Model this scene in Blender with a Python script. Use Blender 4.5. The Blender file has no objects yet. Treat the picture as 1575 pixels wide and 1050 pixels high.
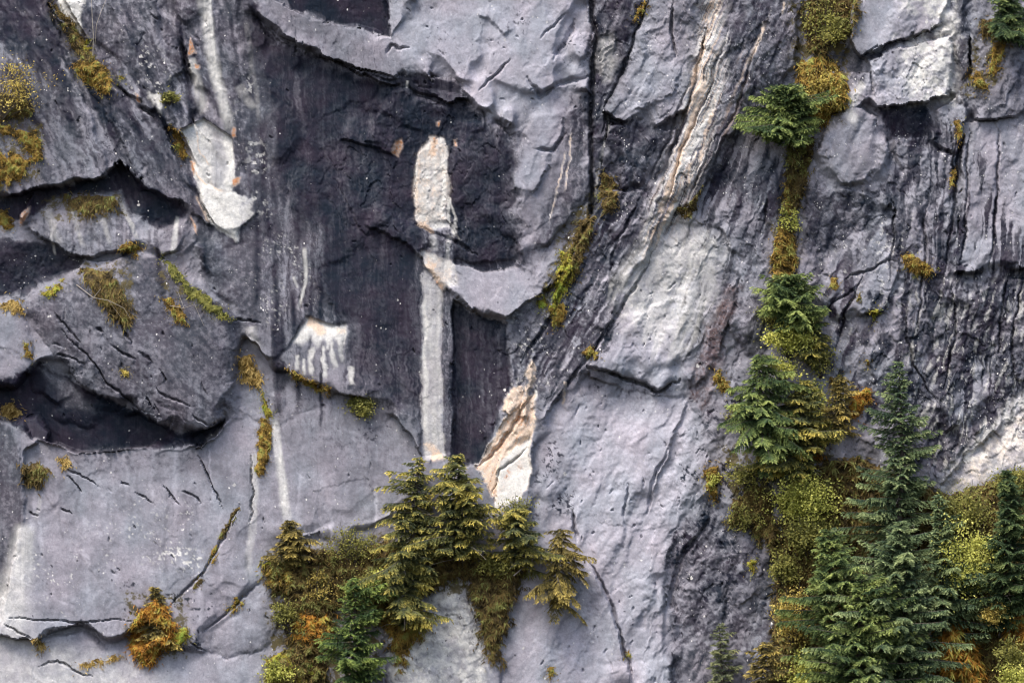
import bpy, math
import numpy as np

# ------------------------------------------------------------------ camera, sky, sun, exposure
S = 0.03                       # metres of cliff for one image pixel, the unit of the outlines and positions below
CX, CY = 787.5, 525.0          # image centre in pixels, placed at the centre of the cliff section
DIST = 400.0
scene = bpy.context.scene
col = scene.collection

cam_data = bpy.data.cameras.new("camera")
cam_data.sensor_width = 36.0
cam_data.lens = 36.0 * DIST / (1575 * S)
cam_data.clip_start = 1.0
cam_data.clip_end = 3000.0
cam = bpy.data.objects.new("camera", cam_data)
col.objects.link(cam)
cam.location = (0.0, -DIST, 0.0)
cam.rotation_euler = (math.radians(90), 0, 0)
scene.camera = cam

SUN_EL, SUN_AZ = math.radians(58), math.radians(-38)     # azimuth measured from the camera side, minus = left
world = bpy.data.worlds.new("World")
scene.world = world
world.use_nodes = True
wn = world.node_tree
sky = wn.nodes.new("ShaderNodeTexSky")
sky.sky_type = 'NISHITA'
sky.sun_disc = False
sky.sun_elevation = SUN_EL
sky.sun_rotation = math.radians(180) - SUN_AZ
sky.dust_density = 4.0
sky.air_density = 1.0
sky.ozone_density = 1.5
wn.links.new(sky.outputs[0], wn.nodes["Background"].inputs[0])
wn.nodes["Background"].inputs[1].default_value = 0.13

sun_data = bpy.data.lights.new("sun", 'SUN')
sun_data.energy = 1.5
sun_data.angle = math.radians(22)
sun_data.color = (1.0, 0.96, 0.9)
sun = bpy.data.objects.new("sun", sun_data)
col.objects.link(sun)
# the sun stands behind and above the camera: rotate the lamp's -Z to point from there to the cliff
sun.rotation_euler = (math.radians(90) - SUN_EL, 0, SUN_AZ)
sun.location = (-60, -120, 160)

vs = scene.view_settings
vs.view_transform = 'Standard'
vs.look = 'None'
vs.gamma = 1.0
vs.use_curve_mapping = False
vs.exposure = 0.9
scene.cycles.use_denoising = True
scene.cycles.denoiser = 'OPENIMAGEDENOISE'
scene.cycles.filter_width = 1.1
scene.cycles.max_bounces = 3
scene.cycles.diffuse_bounces = 2

rng = np.random.RandomState(11)
F = np.float32

# ------------------------------------------------------------------ image pixel grid and noise
def axis(lo, hi, a, b, step):
    mid = np.arange(a, b + step, step)
    left, right = [], []
    s, p = step, a
    while p > lo:
        s *= 1.13; p -= s; left.append(p)
    s, p = step, mid[-1]
    while p < hi:
        s *= 1.13; p += s; right.append(p)
    return np.concatenate([np.array(left[::-1]), mid, np.array(right)]).astype(F)

STEP = 1.6
xs = axis(-700, 2275, -30, 1605, STEP)
ys = axis(-500, 1550, -30, 1080, STEP)
NX, NY = len(xs), len(ys)
X, Y = np.meshgrid(xs, ys)

_tab = {}
def perlin(x, y, seed):
    if seed not in _tab:
        r = np.random.RandomState(seed + 1000)
        p = r.permutation(512).astype(np.int32)
        a = r.rand(512) * 2 * np.pi
        _tab[seed] = (p, np.cos(a).astype(F), np.sin(a).astype(F))
    p, gx, gy = _tab[seed]
    xi = np.floor(x).astype(np.int32); yi = np.floor(y).astype(np.int32)
    fx = (x - xi).astype(F); fy = (y - yi).astype(F)
    u = fx * fx * fx * (fx * (fx * 6 - 15) + 10); v = fy * fy * fy * (fy * (fy * 6 - 15) + 10)
    def g(i, j):
        h = p[(p[(xi + i) & 511] + yi + j) & 511]
        return gx[h] * (fx - i) + gy[h] * (fy - j)
    a = g(0, 0); b = g(1, 0); c = g(0, 1); d = g(1, 1)
    t0 = a + u * (b - a); t1 = c + u * (d - c)
    return (t0 + v * (t1 - t0)) * F(1.45)

def fbm(x, y, octs, seed, gain=0.5):
    o = 0; a = 1.0; f = 1.0
    for k in range(octs):
        o = o + a * perlin(x * f, y * f, seed + k); a *= gain; f *= 2.03
    return o

def cells(x, y, seed):
    """nearest cell (F1, F2, offset to it, three random numbers of it)"""
    r = np.random.RandomState(seed + 5000)
    p = r.permutation(512).astype(np.int32)
    rv = r.rand(512, 5).astype(F)
    xi = np.floor(x).astype(np.int32); yi = np.floor(y).astype(np.int32)
    f1 = np.full(x.shape, 9, F); f2 = np.full(x.shape, 9, F)
    hid = np.zeros(x.shape, np.int32); ox = np.zeros(x.shape, F); oy = np.zeros(x.shape, F)
    for j in (-1, 0, 1):
        for i in (-1, 0, 1):
            h = p[(p[(xi + i) & 511] + yi + j) & 511]
            dx = x - (xi + i + rv[h, 0]); dy = y - (yi + j + rv[h, 1])
            d = np.sqrt(dx * dx + dy * dy)
            near = d < f1
            f2 = np.where(near, f1, np.minimum(f2, d))
            f1 = np.where(near, d, f1); hid = np.where(near, h, hid)
            ox = np.where(near, dx, ox); oy = np.where(near, dy, oy)
    return f1, f2, ox, oy, rv[hid, 2], rv[hid, 3], rv[hid, 4]

def sstep(a, b, x):
    t = np.clip((x - a) / (b - a), 0, 1)
    return t * t * (3 - 2 * t)

# edges of every rock piece wander a little
WX = 5.0 * fbm(X / 38, Y / 38, 2, 1) + 2.2 * fbm(X / 9, Y / 9, 2, 4)
WY = 5.0 * fbm(X / 38 + 31, Y / 38, 2, 7) + 2.2 * fbm(X / 9 + 17, Y / 9, 2, 10)

EV = np.clip(1.0 + 2.4 * fbm(X / 60, Y / 60, 2, 14), .5, 4.0)   # how worn an edge is from place to place
SX, SY = WX, WY                                # smooth wander, for grain and streaks
_c = cells(X / 13 + .1 * WX, Y / 17 + .1 * WY, 21); _e = cells(X / 5.5, Y / 7, 22)
WX = 4.2 * fbm(X / 38, Y / 38, 2, 1) + 5.0 * (_c[4] - .5) + 2.2 * (_e[4] - .5) + .7 * fbm(X / 5, Y / 5, 2, 4)      # broken edges chip along little joints
WY = 4.2 * fbm(X / 38 + 31, Y / 38, 2, 7) + 5.0 * (_c[5] - .5) + 2.2 * (_e[5] - .5) + .7 * fbm(X / 5 + 17, Y / 5, 2, 10)
del _c, _e
H = np.zeros(X.shape, F)                       # relief towards the viewer, in image pixel units
PART = np.zeros(X.shape, np.int32)             # which piece of the cliff
PARTS = ['rock_face']
CH = {k: np.zeros(X.shape, F) for k in ('dark', 'pale', 'rust', 'moss', 'speck', 'cream', 'light', 'rough', 'purple')}

def window(pts, pad):
    p = np.asarray(pts, float)
    i0, i1 = np.searchsorted(xs, [p[:, 0].min() - pad, p[:, 0].max() + pad])
    j0, j1 = np.searchsorted(ys, [p[:, 1].min() - pad, p[:, 1].max() + pad])
    return (slice(max(j0, 0), max(j1, j0 + 1)), slice(max(i0, 0), max(i1, i0 + 1)))

def sd_poly(pts, pad=40, warp=1.0, xy=None):
    sl = window(pts, pad) if xy is None else None
    if xy is None:
        x = X[sl] + warp * WX[sl]; y = Y[sl] + warp * WY[sl]
    else:
        x, y = xy
    p = np.asarray(pts, F); n = len(p)
    d = np.full(x.shape, 1e12, F); inside = np.zeros(x.shape, bool)
    for i in range(n):
        ax, ay = p[i]; bx, by = p[(i + 1) % n]
        ex, ey = bx - ax, by - ay
        wx, wy = x - ax, y - ay
        t = np.clip((wx * ex + wy * ey) / (ex * ex + ey * ey + 1e-9), 0, 1)
        d = np.minimum(d, (wx - ex * t) ** 2 + (wy - ey * t) ** 2)
        c = ((ay > y) != (by > y)) & (wx < ex * wy / (ey if abs(ey) > 1e-9 else 1e-9))
        inside ^= c
    d = np.sqrt(d)
    return sl, np.where(inside, -d, d)

def sd_line(pts, pad=30, warp=1.0):
    """distance, side (+ on the left when walking along, y down), run 0..1"""
    sl = window(pts, pad)
    x = X[sl] + warp * SX[sl]; y = Y[sl] + warp * SY[sl]
    p = np.asarray(pts, F)
    seg = np.hypot(*(p[1:] - p[:-1]).T); tot = seg.sum(); acc = 0
    d = np.full(x.shape, 1e12, F); side = np.zeros(x.shape, F); run = np.zeros(x.shape, F)
    for i in range(len(p) - 1):
        ax, ay = p[i]; ex, ey = p[i + 1] - p[i]
        wx, wy = x - ax, y - ay
        t = np.clip((wx * ex + wy * ey) / (ex * ex + ey * ey + 1e-9), 0, 1)
        q = (wx - ex * t) ** 2 + (wy - ey * t) ** 2
        m = q < d
        d = np.where(m, q, d)
        side = np.where(m, np.sign(ey * wx - ex * wy), side)
        run = np.where(m, (acc + t * seg[i]) / tot, run)
        acc += seg[i]
    return sl, np.sqrt(d), side, run

def part_id(name):
    PARTS.append(name)
    return len(PARTS) - 1

def facet(pts, d=0, gx=0, gy=0, edge=4, dome=0, R=40, rel=False, k=1.0, warp=.65, part=None, c=None):
    """one rock piece: a tilted, optionally domed plane inside an outline; gy > 0 faces the sky"""
    sl, sd = sd_poly(pts, pad=edge * 4 + 14, warp=warp)
    if c is None: c = np.mean(np.clip(np.asarray(pts, float), (0, 0), (1575, 1050)), axis=0)
    e = np.minimum(edge * EV[sl], edge + 22) * EV[sl]
    m = sstep(e, -e, sd) * k
    h = (.55 if d > -25 else .95) * d + gx * (X[sl] - c[0]) + gy * (Y[sl] - c[1])
    if dome:
        t = np.clip(-sd / R, 0, 1)
        h = h + dome * np.sqrt(np.maximum(0, 1 - (1 - t) ** 2))
    if rel:
        H[sl] += (m * h).astype(F)
    else:
        H[sl] = (H[sl] * (1 - m) + h * m).astype(F)
    if part:
        PART[sl][sd < 0] = part_id(part)

def crack(pts, w=3, depth=12, taper=True, warp=0.8):
    sl, d, s, u = sd_line(pts, pad=w * 2 + 14, warp=warp)
    e = sstep(0, .25, u) * sstep(1, .75, u) if taper else 1.0
    ww = w * (0.45 + 0.55 * e) if taper else w
    H[sl] -= (depth * (0.3 + 0.7 * e) * sstep(1, 0, d / ww)).astype(F)

def step(pts, h=10, reach=40, sharp=2.0, warp=0.8, ends=.12):
    """a lip: the left side (walking along the points) stands h proud and eases back over `reach`"""
    sl, d, s, u = sd_line(pts, pad=reach * 1.3 + 14, warp=warp)
    e = sstep(0, ends, u) * sstep(1, 1 - ends, u)
    sg = s * d
    H[sl] += (h * e * sstep(-sharp, sharp, sg) * np.where(s > 0, sstep(reach, 0, d), 1)).astype(F)

def groove(pts, w, depth, warp=1.0):
    crack(pts, w, depth, warp=warp)

def _put(ch, sl, m, v, add):
    a = CH[ch][sl]
    CH[ch][sl] = np.clip(a + m * v, 0, 1.2) if add else a + (v - a) * np.clip(m, 0, 1)

def tex(sl, streak, mottle, seed):
    m = 1.0
    if streak:
        n = fbm(X[sl] / 5.5 + 0.06 * SX[sl], Y[sl] / 130, 3, 60 + seed)
        m = m * (1 - streak + streak * np.clip(0.55 + 0.9 * n, 0, 1.3))
    if mottle:
        n = fbm(X[sl] / 16, Y[sl] / 16, 4, 80 + seed, .62)
        m = m * (1 - mottle + mottle * np.clip(0.5 + 1.25 * n, 0, 1.25))
    return m

def paint(ch, pts, v=1.0, soft=8, streak=0.0, mottle=0.0, add=False, warp=1.2, seed=0):
    sl, sd = sd_poly(pts, pad=soft + 14, warp=warp)
    _put(ch, sl, sstep(soft, -soft, sd) * tex(sl, streak, mottle, seed), v, add)

def brush(ch, pts, w=6, v=1.0, soft=0.6, streak=0.0, mottle=0.0, add=False, warp=1.0, w1=None, seed=0, fade=(0.08, 0.2)):
    sl, d, s, u = sd_line(pts, pad=max(w, w1 or 0) + 14, warp=warp)
    ww = w + ((w1 if w1 is not None else w) - w) * u
    e = sstep(0, fade[0], u) * sstep(1, 1 - fade[1], u) if fade else 1.0
    _put(ch, sl, sstep(ww, ww * (1 - soft), d) * e * tex(sl, streak, mottle, seed), v, add)

#GEOM
# ------------------------------------------------------------------ the relief of the cliff
H += 0.10 * (Y - CY) + 10 * perlin(X / 320, Y / 260, 20)

# --- upper left slabs
facet([(-700,-500),(60,-500),(75,5),(130,95),(180,150),(250,200),(290,285),(285,318),(230,292),(186,250),(150,276),(70,288),(20,300),(-700,310)],
      d=6, gx=-.04, gy=.16, edge=5, part='rock_slab')
facet([(75,0),(120,60),(175,130),(250,195),(292,290),(345,360),(300,330),(255,300),(205,262),(175,190),(130,110)], d=14, gx=-.25, gy=.12, edge=6, part='rock_slab')
facet([(100,0),(140,70),(190,140),(250,185),(290,200),(285,100),(240,0)], d=-2, gx=.12, gy=.05, edge=8, part='rock_slab')
facet([(250,160),(292,160),(298,198),(275,203),(255,185)], d=10, gx=.1, gy=.25, edge=3, part='rock_block')
facet([(225,137),(240,143),(252,166),(250,182),(238,168)], d=16, gx=-.2, gy=.4, edge=2, part='rock_flake')
facet([(240,-60),(370,-60),(380,20),(400,120),(405,260),(400,380),(355,365),(330,300),(300,190),(290,100)], d=-10, gx=-.06, gy=.02, edge=10, part='rock_face')
# white scar, upper left
facet([(278,200),(313,183),(345,203),(358,212),(361,275),(350,291),(335,290),(305,266),(292,230)], d=-6, gx=-.12, gy=.2, edge=4, part='rock_scar', warp=.2, c=(335,275))
facet([(295,250),(320,284),(362,299),(390,306),(395,328),(372,348),(362,370),(335,350),(310,310)], d=-6, gx=-.12, gy=.2, edge=4, part='rock_scar', warp=.3, c=(335,275))
# roof at left, its dark underside and the recess below it
facet([(-700,300),(35,298),(65,288),(110,284),(150,276),(186,250),(225,290),(284,318),(300,370),(250,398),(180,400),(130,400),(0,465),(-700,470)],
      d=-42, gx=.0, gy=.12, edge=4, part='rock_recess')
facet([(60,318),(100,300),(150,296),(185,300),(215,350),(260,352),(285,330),(300,372),(250,396),(215,380),(180,385),(125,398),(70,370),(40,350)],
      d=-24, gx=.05, gy=.3, edge=9, dome=8, R=30, part='rock_face')
facet([(28,330),(50,300),(46,326),(34,345)], d=-4, gy=.2, gx=-.4, edge=3)
facet([(-60,372),(30,372),(72,368),(112,392),(130,396),(118,412),(85,432),(40,448),(-60,470)], d=-50, gy=-.35, gx=-.1, edge=6, part='rock_recess')
# big bulge
facet([(-700,455),(35,462),(100,428),(180,398),(215,385),(262,402),(330,452),(372,497),(362,545),(356,622),(345,640),(310,658),(280,664),
       (238,646),(200,627),(165,615),(130,594),(98,562),(62,520),(40,492),(-700,490)], d=0, gx=.03, gy=.10, edge=3.5, dome=36, R=100, part='rock_bulge')
facet([(-700,470),(0,468),(38,476),(50,520),(50,562),(22,592),(-700,600)], d=10, gx=-.05, gy=.15, edge=4, dome=14, R=40, part='rock_bulge')
# hollow below the bulge
facet([(-60,604),(22,596),(48,566),(60,556),(98,563),(130,596),(165,617),(200,629),(238,648),(280,667),(310,661),(348,640),(352,640),(335,668),(312,684),(250,684),
       (190,690),(120,696),(60,672),(38,640),(20,650),(-60,640)], d=-58, gx=.0, gy=-.15, edge=4, part='rock_hollow')
facet([(56,566),(72,560),(112,590),(150,634),(135,646),(95,628),(60,600)], d=-40, gx=-.15, gy=.10, edge=12)
facet([(38,640),(58,642),(75,664),(72,682),(52,676)], d=-2, gx=.1, gy=.35, edge=3, part='rock_block')
# lower left slab
facet([(38,692),(60,676),(120,697),(250,686),(312,686),(338,668),(358,625),(368,500),(420,560),(470,585),(600,625),(650,700),(600,790),(430,830),(410,1000),
       (200,985),(0,985),(5,930),(25,850),(38,797)], d=6, gx=-.03, gy=.20, edge=4, part='rock_slab')
facet([(-700,600),(-20,640),(22,655),(34,720),(38,797),(27,842),(6,922),(-30,1000),(-700,1000)], d=24, gx=.55, gy=-.05, edge=4, part='rock_face')
facet([(-700,985),(0,975),(55,983),(95,975),(130,968),(165,988),(200,990),(320,1000),(440,960),(440,1550),(-700,1550)], d=44, gx=.0, gy=.22, edge=4, part='rock_slab')
facet([(55,982),(90,968),(127,957),(150,970),(170,986),(196,974),(218,950),(244,956),(256,972),(236,984),(205,992),(168,998),(148,985),(127,971),(95,978)], d=4, gy=-.3, edge=2.5, part='rock_hollow')
facet([(402,898),(375,915),(340,950),(317,970),(320,1002),(348,1012),(400,1000),(446,972),(440,900)], d=30, gx=.05, gy=.1, edge=4, dome=14, R=30, part='rock_block')
# central dark wall under the roof
facet([(372,5),(430,65),(525,100),(640,140),(740,165),(770,240),(800,400),(740,420),(690,400),(780,500),(785,600),(735,712),(690,710),(648,700),(640,640),
       (560,600),(440,560),(400,480),(398,300),(392,120)], d=-24, gx=-.03, gy=.03, edge=16, part='rock_wall')
facet([(398,250),(440,250),(455,400),(520,480),(540,500),(440,560),(372,495),(330,440),(300,380),(360,360),(395,340)], d=-10, gx=-.12, gy=.08, edge=22, part='rock_face')
# shell-like flake
facet([(431,553),(450,524),(471,489),(491,495),(529,502),(531,520),(527,560),(582,600),(560,612),(525,606),(475,584),(450,573)], d=-12, gx=-.05, gy=.30, edge=2.5, dome=8, R=18, part='rock_flake', warp=.4)
# top overhang, light slab
facet([(372,-500),(380,12),(430,50),(470,76),(530,98),(610,120),(660,118),(690,-500)], d=26, gx=-.04, gy=.12, edge=4, part='rock_slab', c=(650,60))
facet([(600,-500),(615,90),(660,112),(705,128),(735,165),(790,195),(830,150),(905,140),(905,-500)], d=26, gx=-.04, gy=.12, edge=20, part='rock_slab', c=(650,60))
facet([(410,-500),(418,-2),(452,16),(500,34),(560,45),(598,57),(600,28),(588,-2),(585,-500)], d=-30, gy=-.2, gx=.1, edge=2.5, part='rock_recess')
facet([(600,-5),(640,-40),(640,0),(612,42),(600,56)], d=44, gx=.5, gy=.1, edge=3)
facet([(525,97),(600,120),(640,112),(700,126),(724,150),(690,152),(640,142),(590,128)], d=2, gx=.0, gy=-.5, edge=4, part='rock_recess')
facet([(525,97),(580,112),(615,120),(600,122),(540,105)], d=18, gy=.4, edge=2)
facet([(640,130),(665,135),(720,152),(690,158)], d=0, gy=.5, edge=3)
facet([(745,185),(780,200),(800,230),(790,330),(800,400),(740,416),(695,392),(688,300),(700,215),(720,190)], d=-14, gx=-.05, gy=-.10, edge=14, dome=10, R=40, part='rock_bulge')
facet([(600,140),(690,160),(715,200),(700,225),(640,232),(608,235),(560,215)], d=-22, gx=-.1, gy=-.25, edge=5)
# light ramps right of it
facet([(800,145),(905,140),(912,300),(880,330),(840,380),(800,410),(785,300),(790,205)], d=4, gx=-.2, gy=.08, edge=16, part='rock_slab')
facet([(816,178),(850,150),(872,150),(866,200),(850,240),(826,290),(806,318),(790,290),(795,240)], d=14, gx=-.12, gy=.18, edge=9, dome=4, R=14, part='rock_block')
# smooth pale ramp
facet([(640,384),(692,400),(740,417),(792,414),(845,375),(912,300),(900,350),(850,440),(815,460),(775,492),(735,480),(702,456)], d=6, gx=.0, gy=.36, edge=3, part='rock_slab')
facet([(690,395),(730,404),(792,400),(800,410),(740,417),(700,404)], d=-26, gy=-.3, edge=2.5)
facet([(697,460),(735,482),(774,494),(785,520),(780,590),(745,690),(735,712),(697,712)], d=-40, gx=.22, gy=-.02, edge=3, part='rock_wall')
# pale column
facet([(640,240),(662,214),(694,216),(697,290),(692,340),(648,350),(638,330)], d=-17, gx=-.08, gy=.05, edge=4, part='rock_scar')
facet([(640,340),(690,340),(706,372),(698,402),(702,440),(680,447),(652,412),(643,372)], d=-10, gx=-.1, gy=.16, edge=4, part='rock_scar')
facet([(652,420),(681,446),(682,600),(684,700),(650,700),(647,560)], d=-19, gx=-.1, gy=.03, edge=5, part='rock_scar')
# diagonal broken band
facet([(912,295),(985,290),(1040,330),(1000,400),(950,480),(915,560),(850,620),(800,610),(776,500),(820,460),(855,440),(900,350)], d=8, gx=.22, gy=.1, edge=8, part='rock_band')
facet([(914,-500),(1000,-500),(985,30),(965,100),(935,170),(925,250),(930,300),(912,320),(908,150)], d=-14, gx=.1, gy=.0, edge=6, part='rock_band')
facet([(1000,-500),(1100,-500),(1090,40),(1055,170),(1010,195),(960,190),(930,170),(965,100),(985,30)], d=18, gx=.05, gy=.12, edge=4, part='rock_slab')
facet([(935,190),(1005,195),(1040,200),(1020,260),(985,290),(950,292),(925,270)], d=-16, gx=.0, gy=-.3, edge=5, part='rock_hollow')
facet([(958,215),(975,212),(968,285),(955,290)], d=4, gx=-.3, edge=2)
facet([(980,225),(1003,205),(1000,250),(985,285),(972,280)], d=6, gx=.3, edge=3)
facet([(1095,-500),(1230,-500),(1225,100),(1150,160),(1100,260),(1050,340),(1010,350),(1005,320),(1050,190),(1085,60)], d=6, gx=-.15, gy=.05, edge=6, part='rock_band')
# mid right slabs
facet([(1040,330),(1100,330),(1140,420),(1110,470),(1085,530),(1065,590),(1045,588),(1012,603),(985,592),(940,577),(905,563),(915,540),(955,470),(1000,395)], d=14, gx=-.05, gy=.16, edge=14, dome=6, R=60, part='rock_slab')
facet([(850,620),(905,572),(940,582),(985,598),(1012,607),(1045,592),(1068,600),(1085,640),(1090,760),(1060,830),(1030,900),(1040,1000),(1060,1550),(770,1550),
       (770,1000),(800,870),(815,780),(820,690)], d=12, gx=.02, gy=.14, edge=9, part='rock_slab')
facet([(905,563),(940,575),(985,590),(1012,602),(1046,586),(1020,606),(985,603),(940,592),(908,578)], d=-14, gy=-.3, edge=2.5)
facet([(1130,430),(1140,445),(1120,500),(1100,560),(1075,640),(1060,600),(1075,540),(1100,480)], d=20, gx=.25, gy=.0, edge=8, part='rock_band')
facet([(1065,600),(1100,560),(1140,520),(1180,520),(1190,720),(1150,800),(1090,770),(1085,660)], d=2, gx=.1, gy=.1, edge=8, part='rock_face')
facet([(1100,330),(1180,230),(1210,330),(1200,440),(1150,540),(1120,500),(1140,430)], d=10, gx=-.1, gy=.1, edge=8, part='rock_face')
facet([(1038,820),(1090,760),(1150,800),(1190,850),(1210,950),(1180,1100),(1040,1100),(1025,940),(1022,890)], d=14, gx=.12, gy=.02, edge=16, part='rock_block')
# pale speckled boulder under the trees
facet([(590,985),(640,940),(665,910),(685,893),(712,893),(728,940),(742,990),(745,1550),(590,1550)], d=40, gx=.02, gy=.15, edge=4, dome=16, R=30, part='rock_block')
facet([(430,830),(600,790),(680,850),(720,890),(700,900),(640,950),(590,990),(580,1550),(420,1550),(415,960),(405,870)], d=24, gx=0, gy=.12, edge=45, part='rock_ledge')
# broken orange scar
facet([(730,716),(775,650),(800,620),(825,600),(825,640),(815,690),(810,750),(765,786),(755,760)], d=16, gx=.15, gy=.12, edge=2.5, part='rock_scar')
facet([(766,705),(790,680),(815,672),(812,740),(800,765),(762,785)], d=22, gx=-.15, gy=.25, edge=2, part='rock_flake')
facet([(805,580),(820,552),(824,560),(812,600),(812,640),(802,640)], d=26, gx=-.3, gy=.1, edge=2, part='rock_flake')
facet([(778,605),(800,595),(802,620),(785,640),(775,632)], d=20, gx=-.2, gy=.2, edge=2, part='rock_flake')
# right blocks
facet([(1320,-500),(1470,-500),(1465,30),(1400,62),(1368,66),(1320,90),(1310,60)], d=26, gx=.0, gy=.12, edge=3, part='rock_block')
facet([(1320,90),(1368,66),(1400,62),(1466,30),(1468,50),(1400,72),(1362,78),(1336,95)], d=-8, gy=-.3, edge=3)
facet([(1338,93),(1364,77),(1400,72),(1466,50),(1470,140),(1420,158),(1350,165),(1334,150)], d=22, gx=.05, gy=.16, edge=3, part='rock_block')
facet([(1270,112),(1340,112),(1346,150),(1310,168),(1275,165)], d=14, gx=-.1, gy=.2, edge=3, part='rock_block')
facet([(1345,166),(1420,158),(1436,190),(1430,212),(1372,210),(1356,185)], d=-26, gy=-.4, edge=4, part='rock_hollow')
facet([(1266,205),(1300,165),(1322,163),(1356,190),(1371,240),(1366,270),(1330,288),(1290,282),(1258,265),(1254,240)], d=20, gx=.05, gy=.1, edge=4, dome=16, R=40, part='rock_block')
facet([(1255,268),(1290,284),(1330,290),(1368,272),(1376,310),(1340,330),(1300,370),(1250,390),(1228,350)], d=2, gy=-.3, edge=6, part='rock_hollow')
facet([(1470,-500),(1492,-500),(1490,170),(1470,240),(1430,215),(1440,170),(1468,150)], d=8, gx=.4, gy=0, edge=4, part='rock_band')
facet([(1376,215),(1470,240),(1475,400),(1470,430),(1380,420),(1370,330)], d=6, gx=.05, gy=.06, edge=8, part='rock_face')
facet([(1300,370),(1375,320),(1380,420),(1360,480),(1290,490),(1240,440)], d=14, gx=-.05, gy=.22, edge=5, part='rock_slab')
facet([(1480,190),(1575,180),(2275,180),(2275,415),(1575,414),(1470,420),(1478,300)], d=18, gx=.0, gy=.14, edge=4, part='rock_slab')
facet([(1500,-500),(2275,-500),(2275,180),(1575,180),(1500,185),(1492,100)], d=10, gx=-.1, gy=.14, edge=6, part='rock_face')
facet([(1400,430),(2275,416),(2275,640),(1575,610),(1500,660),(1440,720),(1400,640)], d=-16, gx=.05, gy=-.08, edge=7, part='rock_hollow')
facet([(1475,560),(1530,530),(1530,590),(1490,650),(1455,660),(1450,610)], d=8, gx=-.1, gy=.2, edge=5, part='rock_slab')
facet([(1240,450),(1290,490),(1360,480),(1410,440),(1420,560),(1400,650),(1300,680),(1250,560)], d=-6, gx=.0, gy=.05, edge=8, part='rock_face')
facet([(1445,745),(1500,690),(1545,655),(1580,610),(2275,200),(2275,1550),(1440,1550)], d=20, gx=.2, gy=.3, edge=5, part='rock_ramp')
facet([(1190,830),(1250,700),(1400,740),(1445,760),(1440,1550),(1060,1550),(1150,1000)], d=26, gx=.06, gy=.12, edge=34, part='rock_ledge')

H *= F(.62)
# --- lips and joints
step([(370,0),(430,62),(525,99)], 8, 25)
step([(170,262),(120,130),(70,0)], 7, 40)
for a in ([(95,508),(115,530),(135,545),(150,565),(165,590),(185,605),(200,615),(216,633),(250,641)], [(85,480),(100,500),(115,515),(125,530)],
          [(170,530),(190,545),(210,552)], [(240,595),(262,611),(296,626)], [(245,570),(255,585)], [(88,545),(105,552),(130,562)], [(150,505),(160,512)],
          [(170,475),(190,500),(205,525)], [(215,540),(235,560)], [(225,610),(235,625)], [(300,640),(320,652)]):
    crack(a, 2.4, 10)
    step(a[::-1], 2.0, 18)
for a in ([(305,700),(320,725),(338,770),(342,785)], [(95,720),(140,735),(156,750)], [(100,730),(118,745),(128,757)], [(185,738),(200,745)],
          [(250,746),(262,760),(278,778)], [(283,757),(305,765),(312,775)], [(8,958),(32,970),(56,982)], [(12,949),(120,956),(205,951)], [(40,785),(60,793)], [(93,782),(112,790)],
          [(386,700),(388,760),(384,810)], [(358,493),(400,493)], [(210,755),(235,775)], [(60,1022),(90,1018),(140,1040)], [(290,985),(318,1003)]):
    crack(a, 1.7, 9)
for a in ([(370,775),(350,812),(330,855),(315,880),(290,900),(262,935)], [(400,898),(372,920),(340,950),(318,968)]):
    crack(a, 3, 8)
crack([(910,-40),(915,60),(911,150),(909,250),(912,325)], 6, 22, taper=False)
crack([(1000,-10),(978,50),(962,100),(940,150),(926,205)], 4, 15)
crack([(1035,0),(1034,50),(1040,90)], 4, 14)
crack([(595,86),(600,72),(632,76)], 3, 10); crack([(735,137),(768,112),(782,92)], 3, 10); crack([(740,170),(746,190)], 3, 8)
crack([(872,18),(852,38),(835,60)], 3, 8); crack([(885,30),(870,60),(850,90)], 5, 10)
crack([(825,230),(850,232),(870,205)], 4, 10); crack([(812,120),(830,150),(862,130),(905,118)], 6, 12)
step([(730,22),(755,30),(775,58)], 5, 30); step([(640,140),(600,130),(525,100)], 6, 20)
crack([(905,862),(925,890),(935,920),(945,945),(955,980),(966,1012),(970,1060)], 4.5, 13); step([(970,1060),(955,980),(935,920),(905,862)], 9, 60)
crack([(880,785),(887,815),(886,832)], 4, 12); crack([(966,748),(962,800)], 3, 8); crack([(1026,690),(1005,742),(994,790)], 5, 10)
step([(1000,770),(1030,690),(1060,610)], 9, 50)
for a in ([(905,563),(940,575),(985,590),(1012,602),(1046,586)],):
    crack(a, 4, 20); brush('dark', a, 5, .97, .5, warp=.8)  # lip shadow painted dark along the arched crack
for a in ([(1538,190),(1534,260),(1530,350),(1520,420)], [(1490,190),(1487,300),(1480,410)], [(1372,300),(1376,360),(1368,430)], [(1340,112),(1346,148)], [(1460,170),(1470,300),(1455,420)],
          [(1552,420),(1540,470),(1535,560)], [(1425,300),(1420,420),(1410,520)], [(1300,430),(1340,415),(1375,400)], [(1250,500),(1290,460),(1330,430)], [(1180,300),(1176,350)],
          [(1390,490),(1405,560),(1440,620)], [(1330,420),(1300,480),(1285,540)], [(1575,430),(1555,520),(1560,600)], [(1465,440),(1470,520),(1450,600)]):
    crack(a, 2.6, 10)
for a in ([(850,620),(900,560),(935,500),(985,430),(1010,380)], [(800,560),(840,500),(865,440),(895,380)], [(925,300),(890,370),(860,430)], [(985,300),(950,370),(930,440)],
          [(1085,60),(1050,190),(1015,310)], [(1120,40),(1090,140),(1050,230),(1020,330)], [(1170,60),(1140,150),(1090,250)], [(1100,200),(1070,280),(1050,330)], [(1060,120),(1030,210),(990,300)]):
    crack(a, 3.2, 9); step(a, 4, 26)
crack([(730,716),(765,690),(800,640),(822,600)], 4, 10); crack([(755,760),(770,725),(812,690)], 3, 9)
crack([(640,345),(668,360),(705,376),(735,392)], 4, 10)
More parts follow.
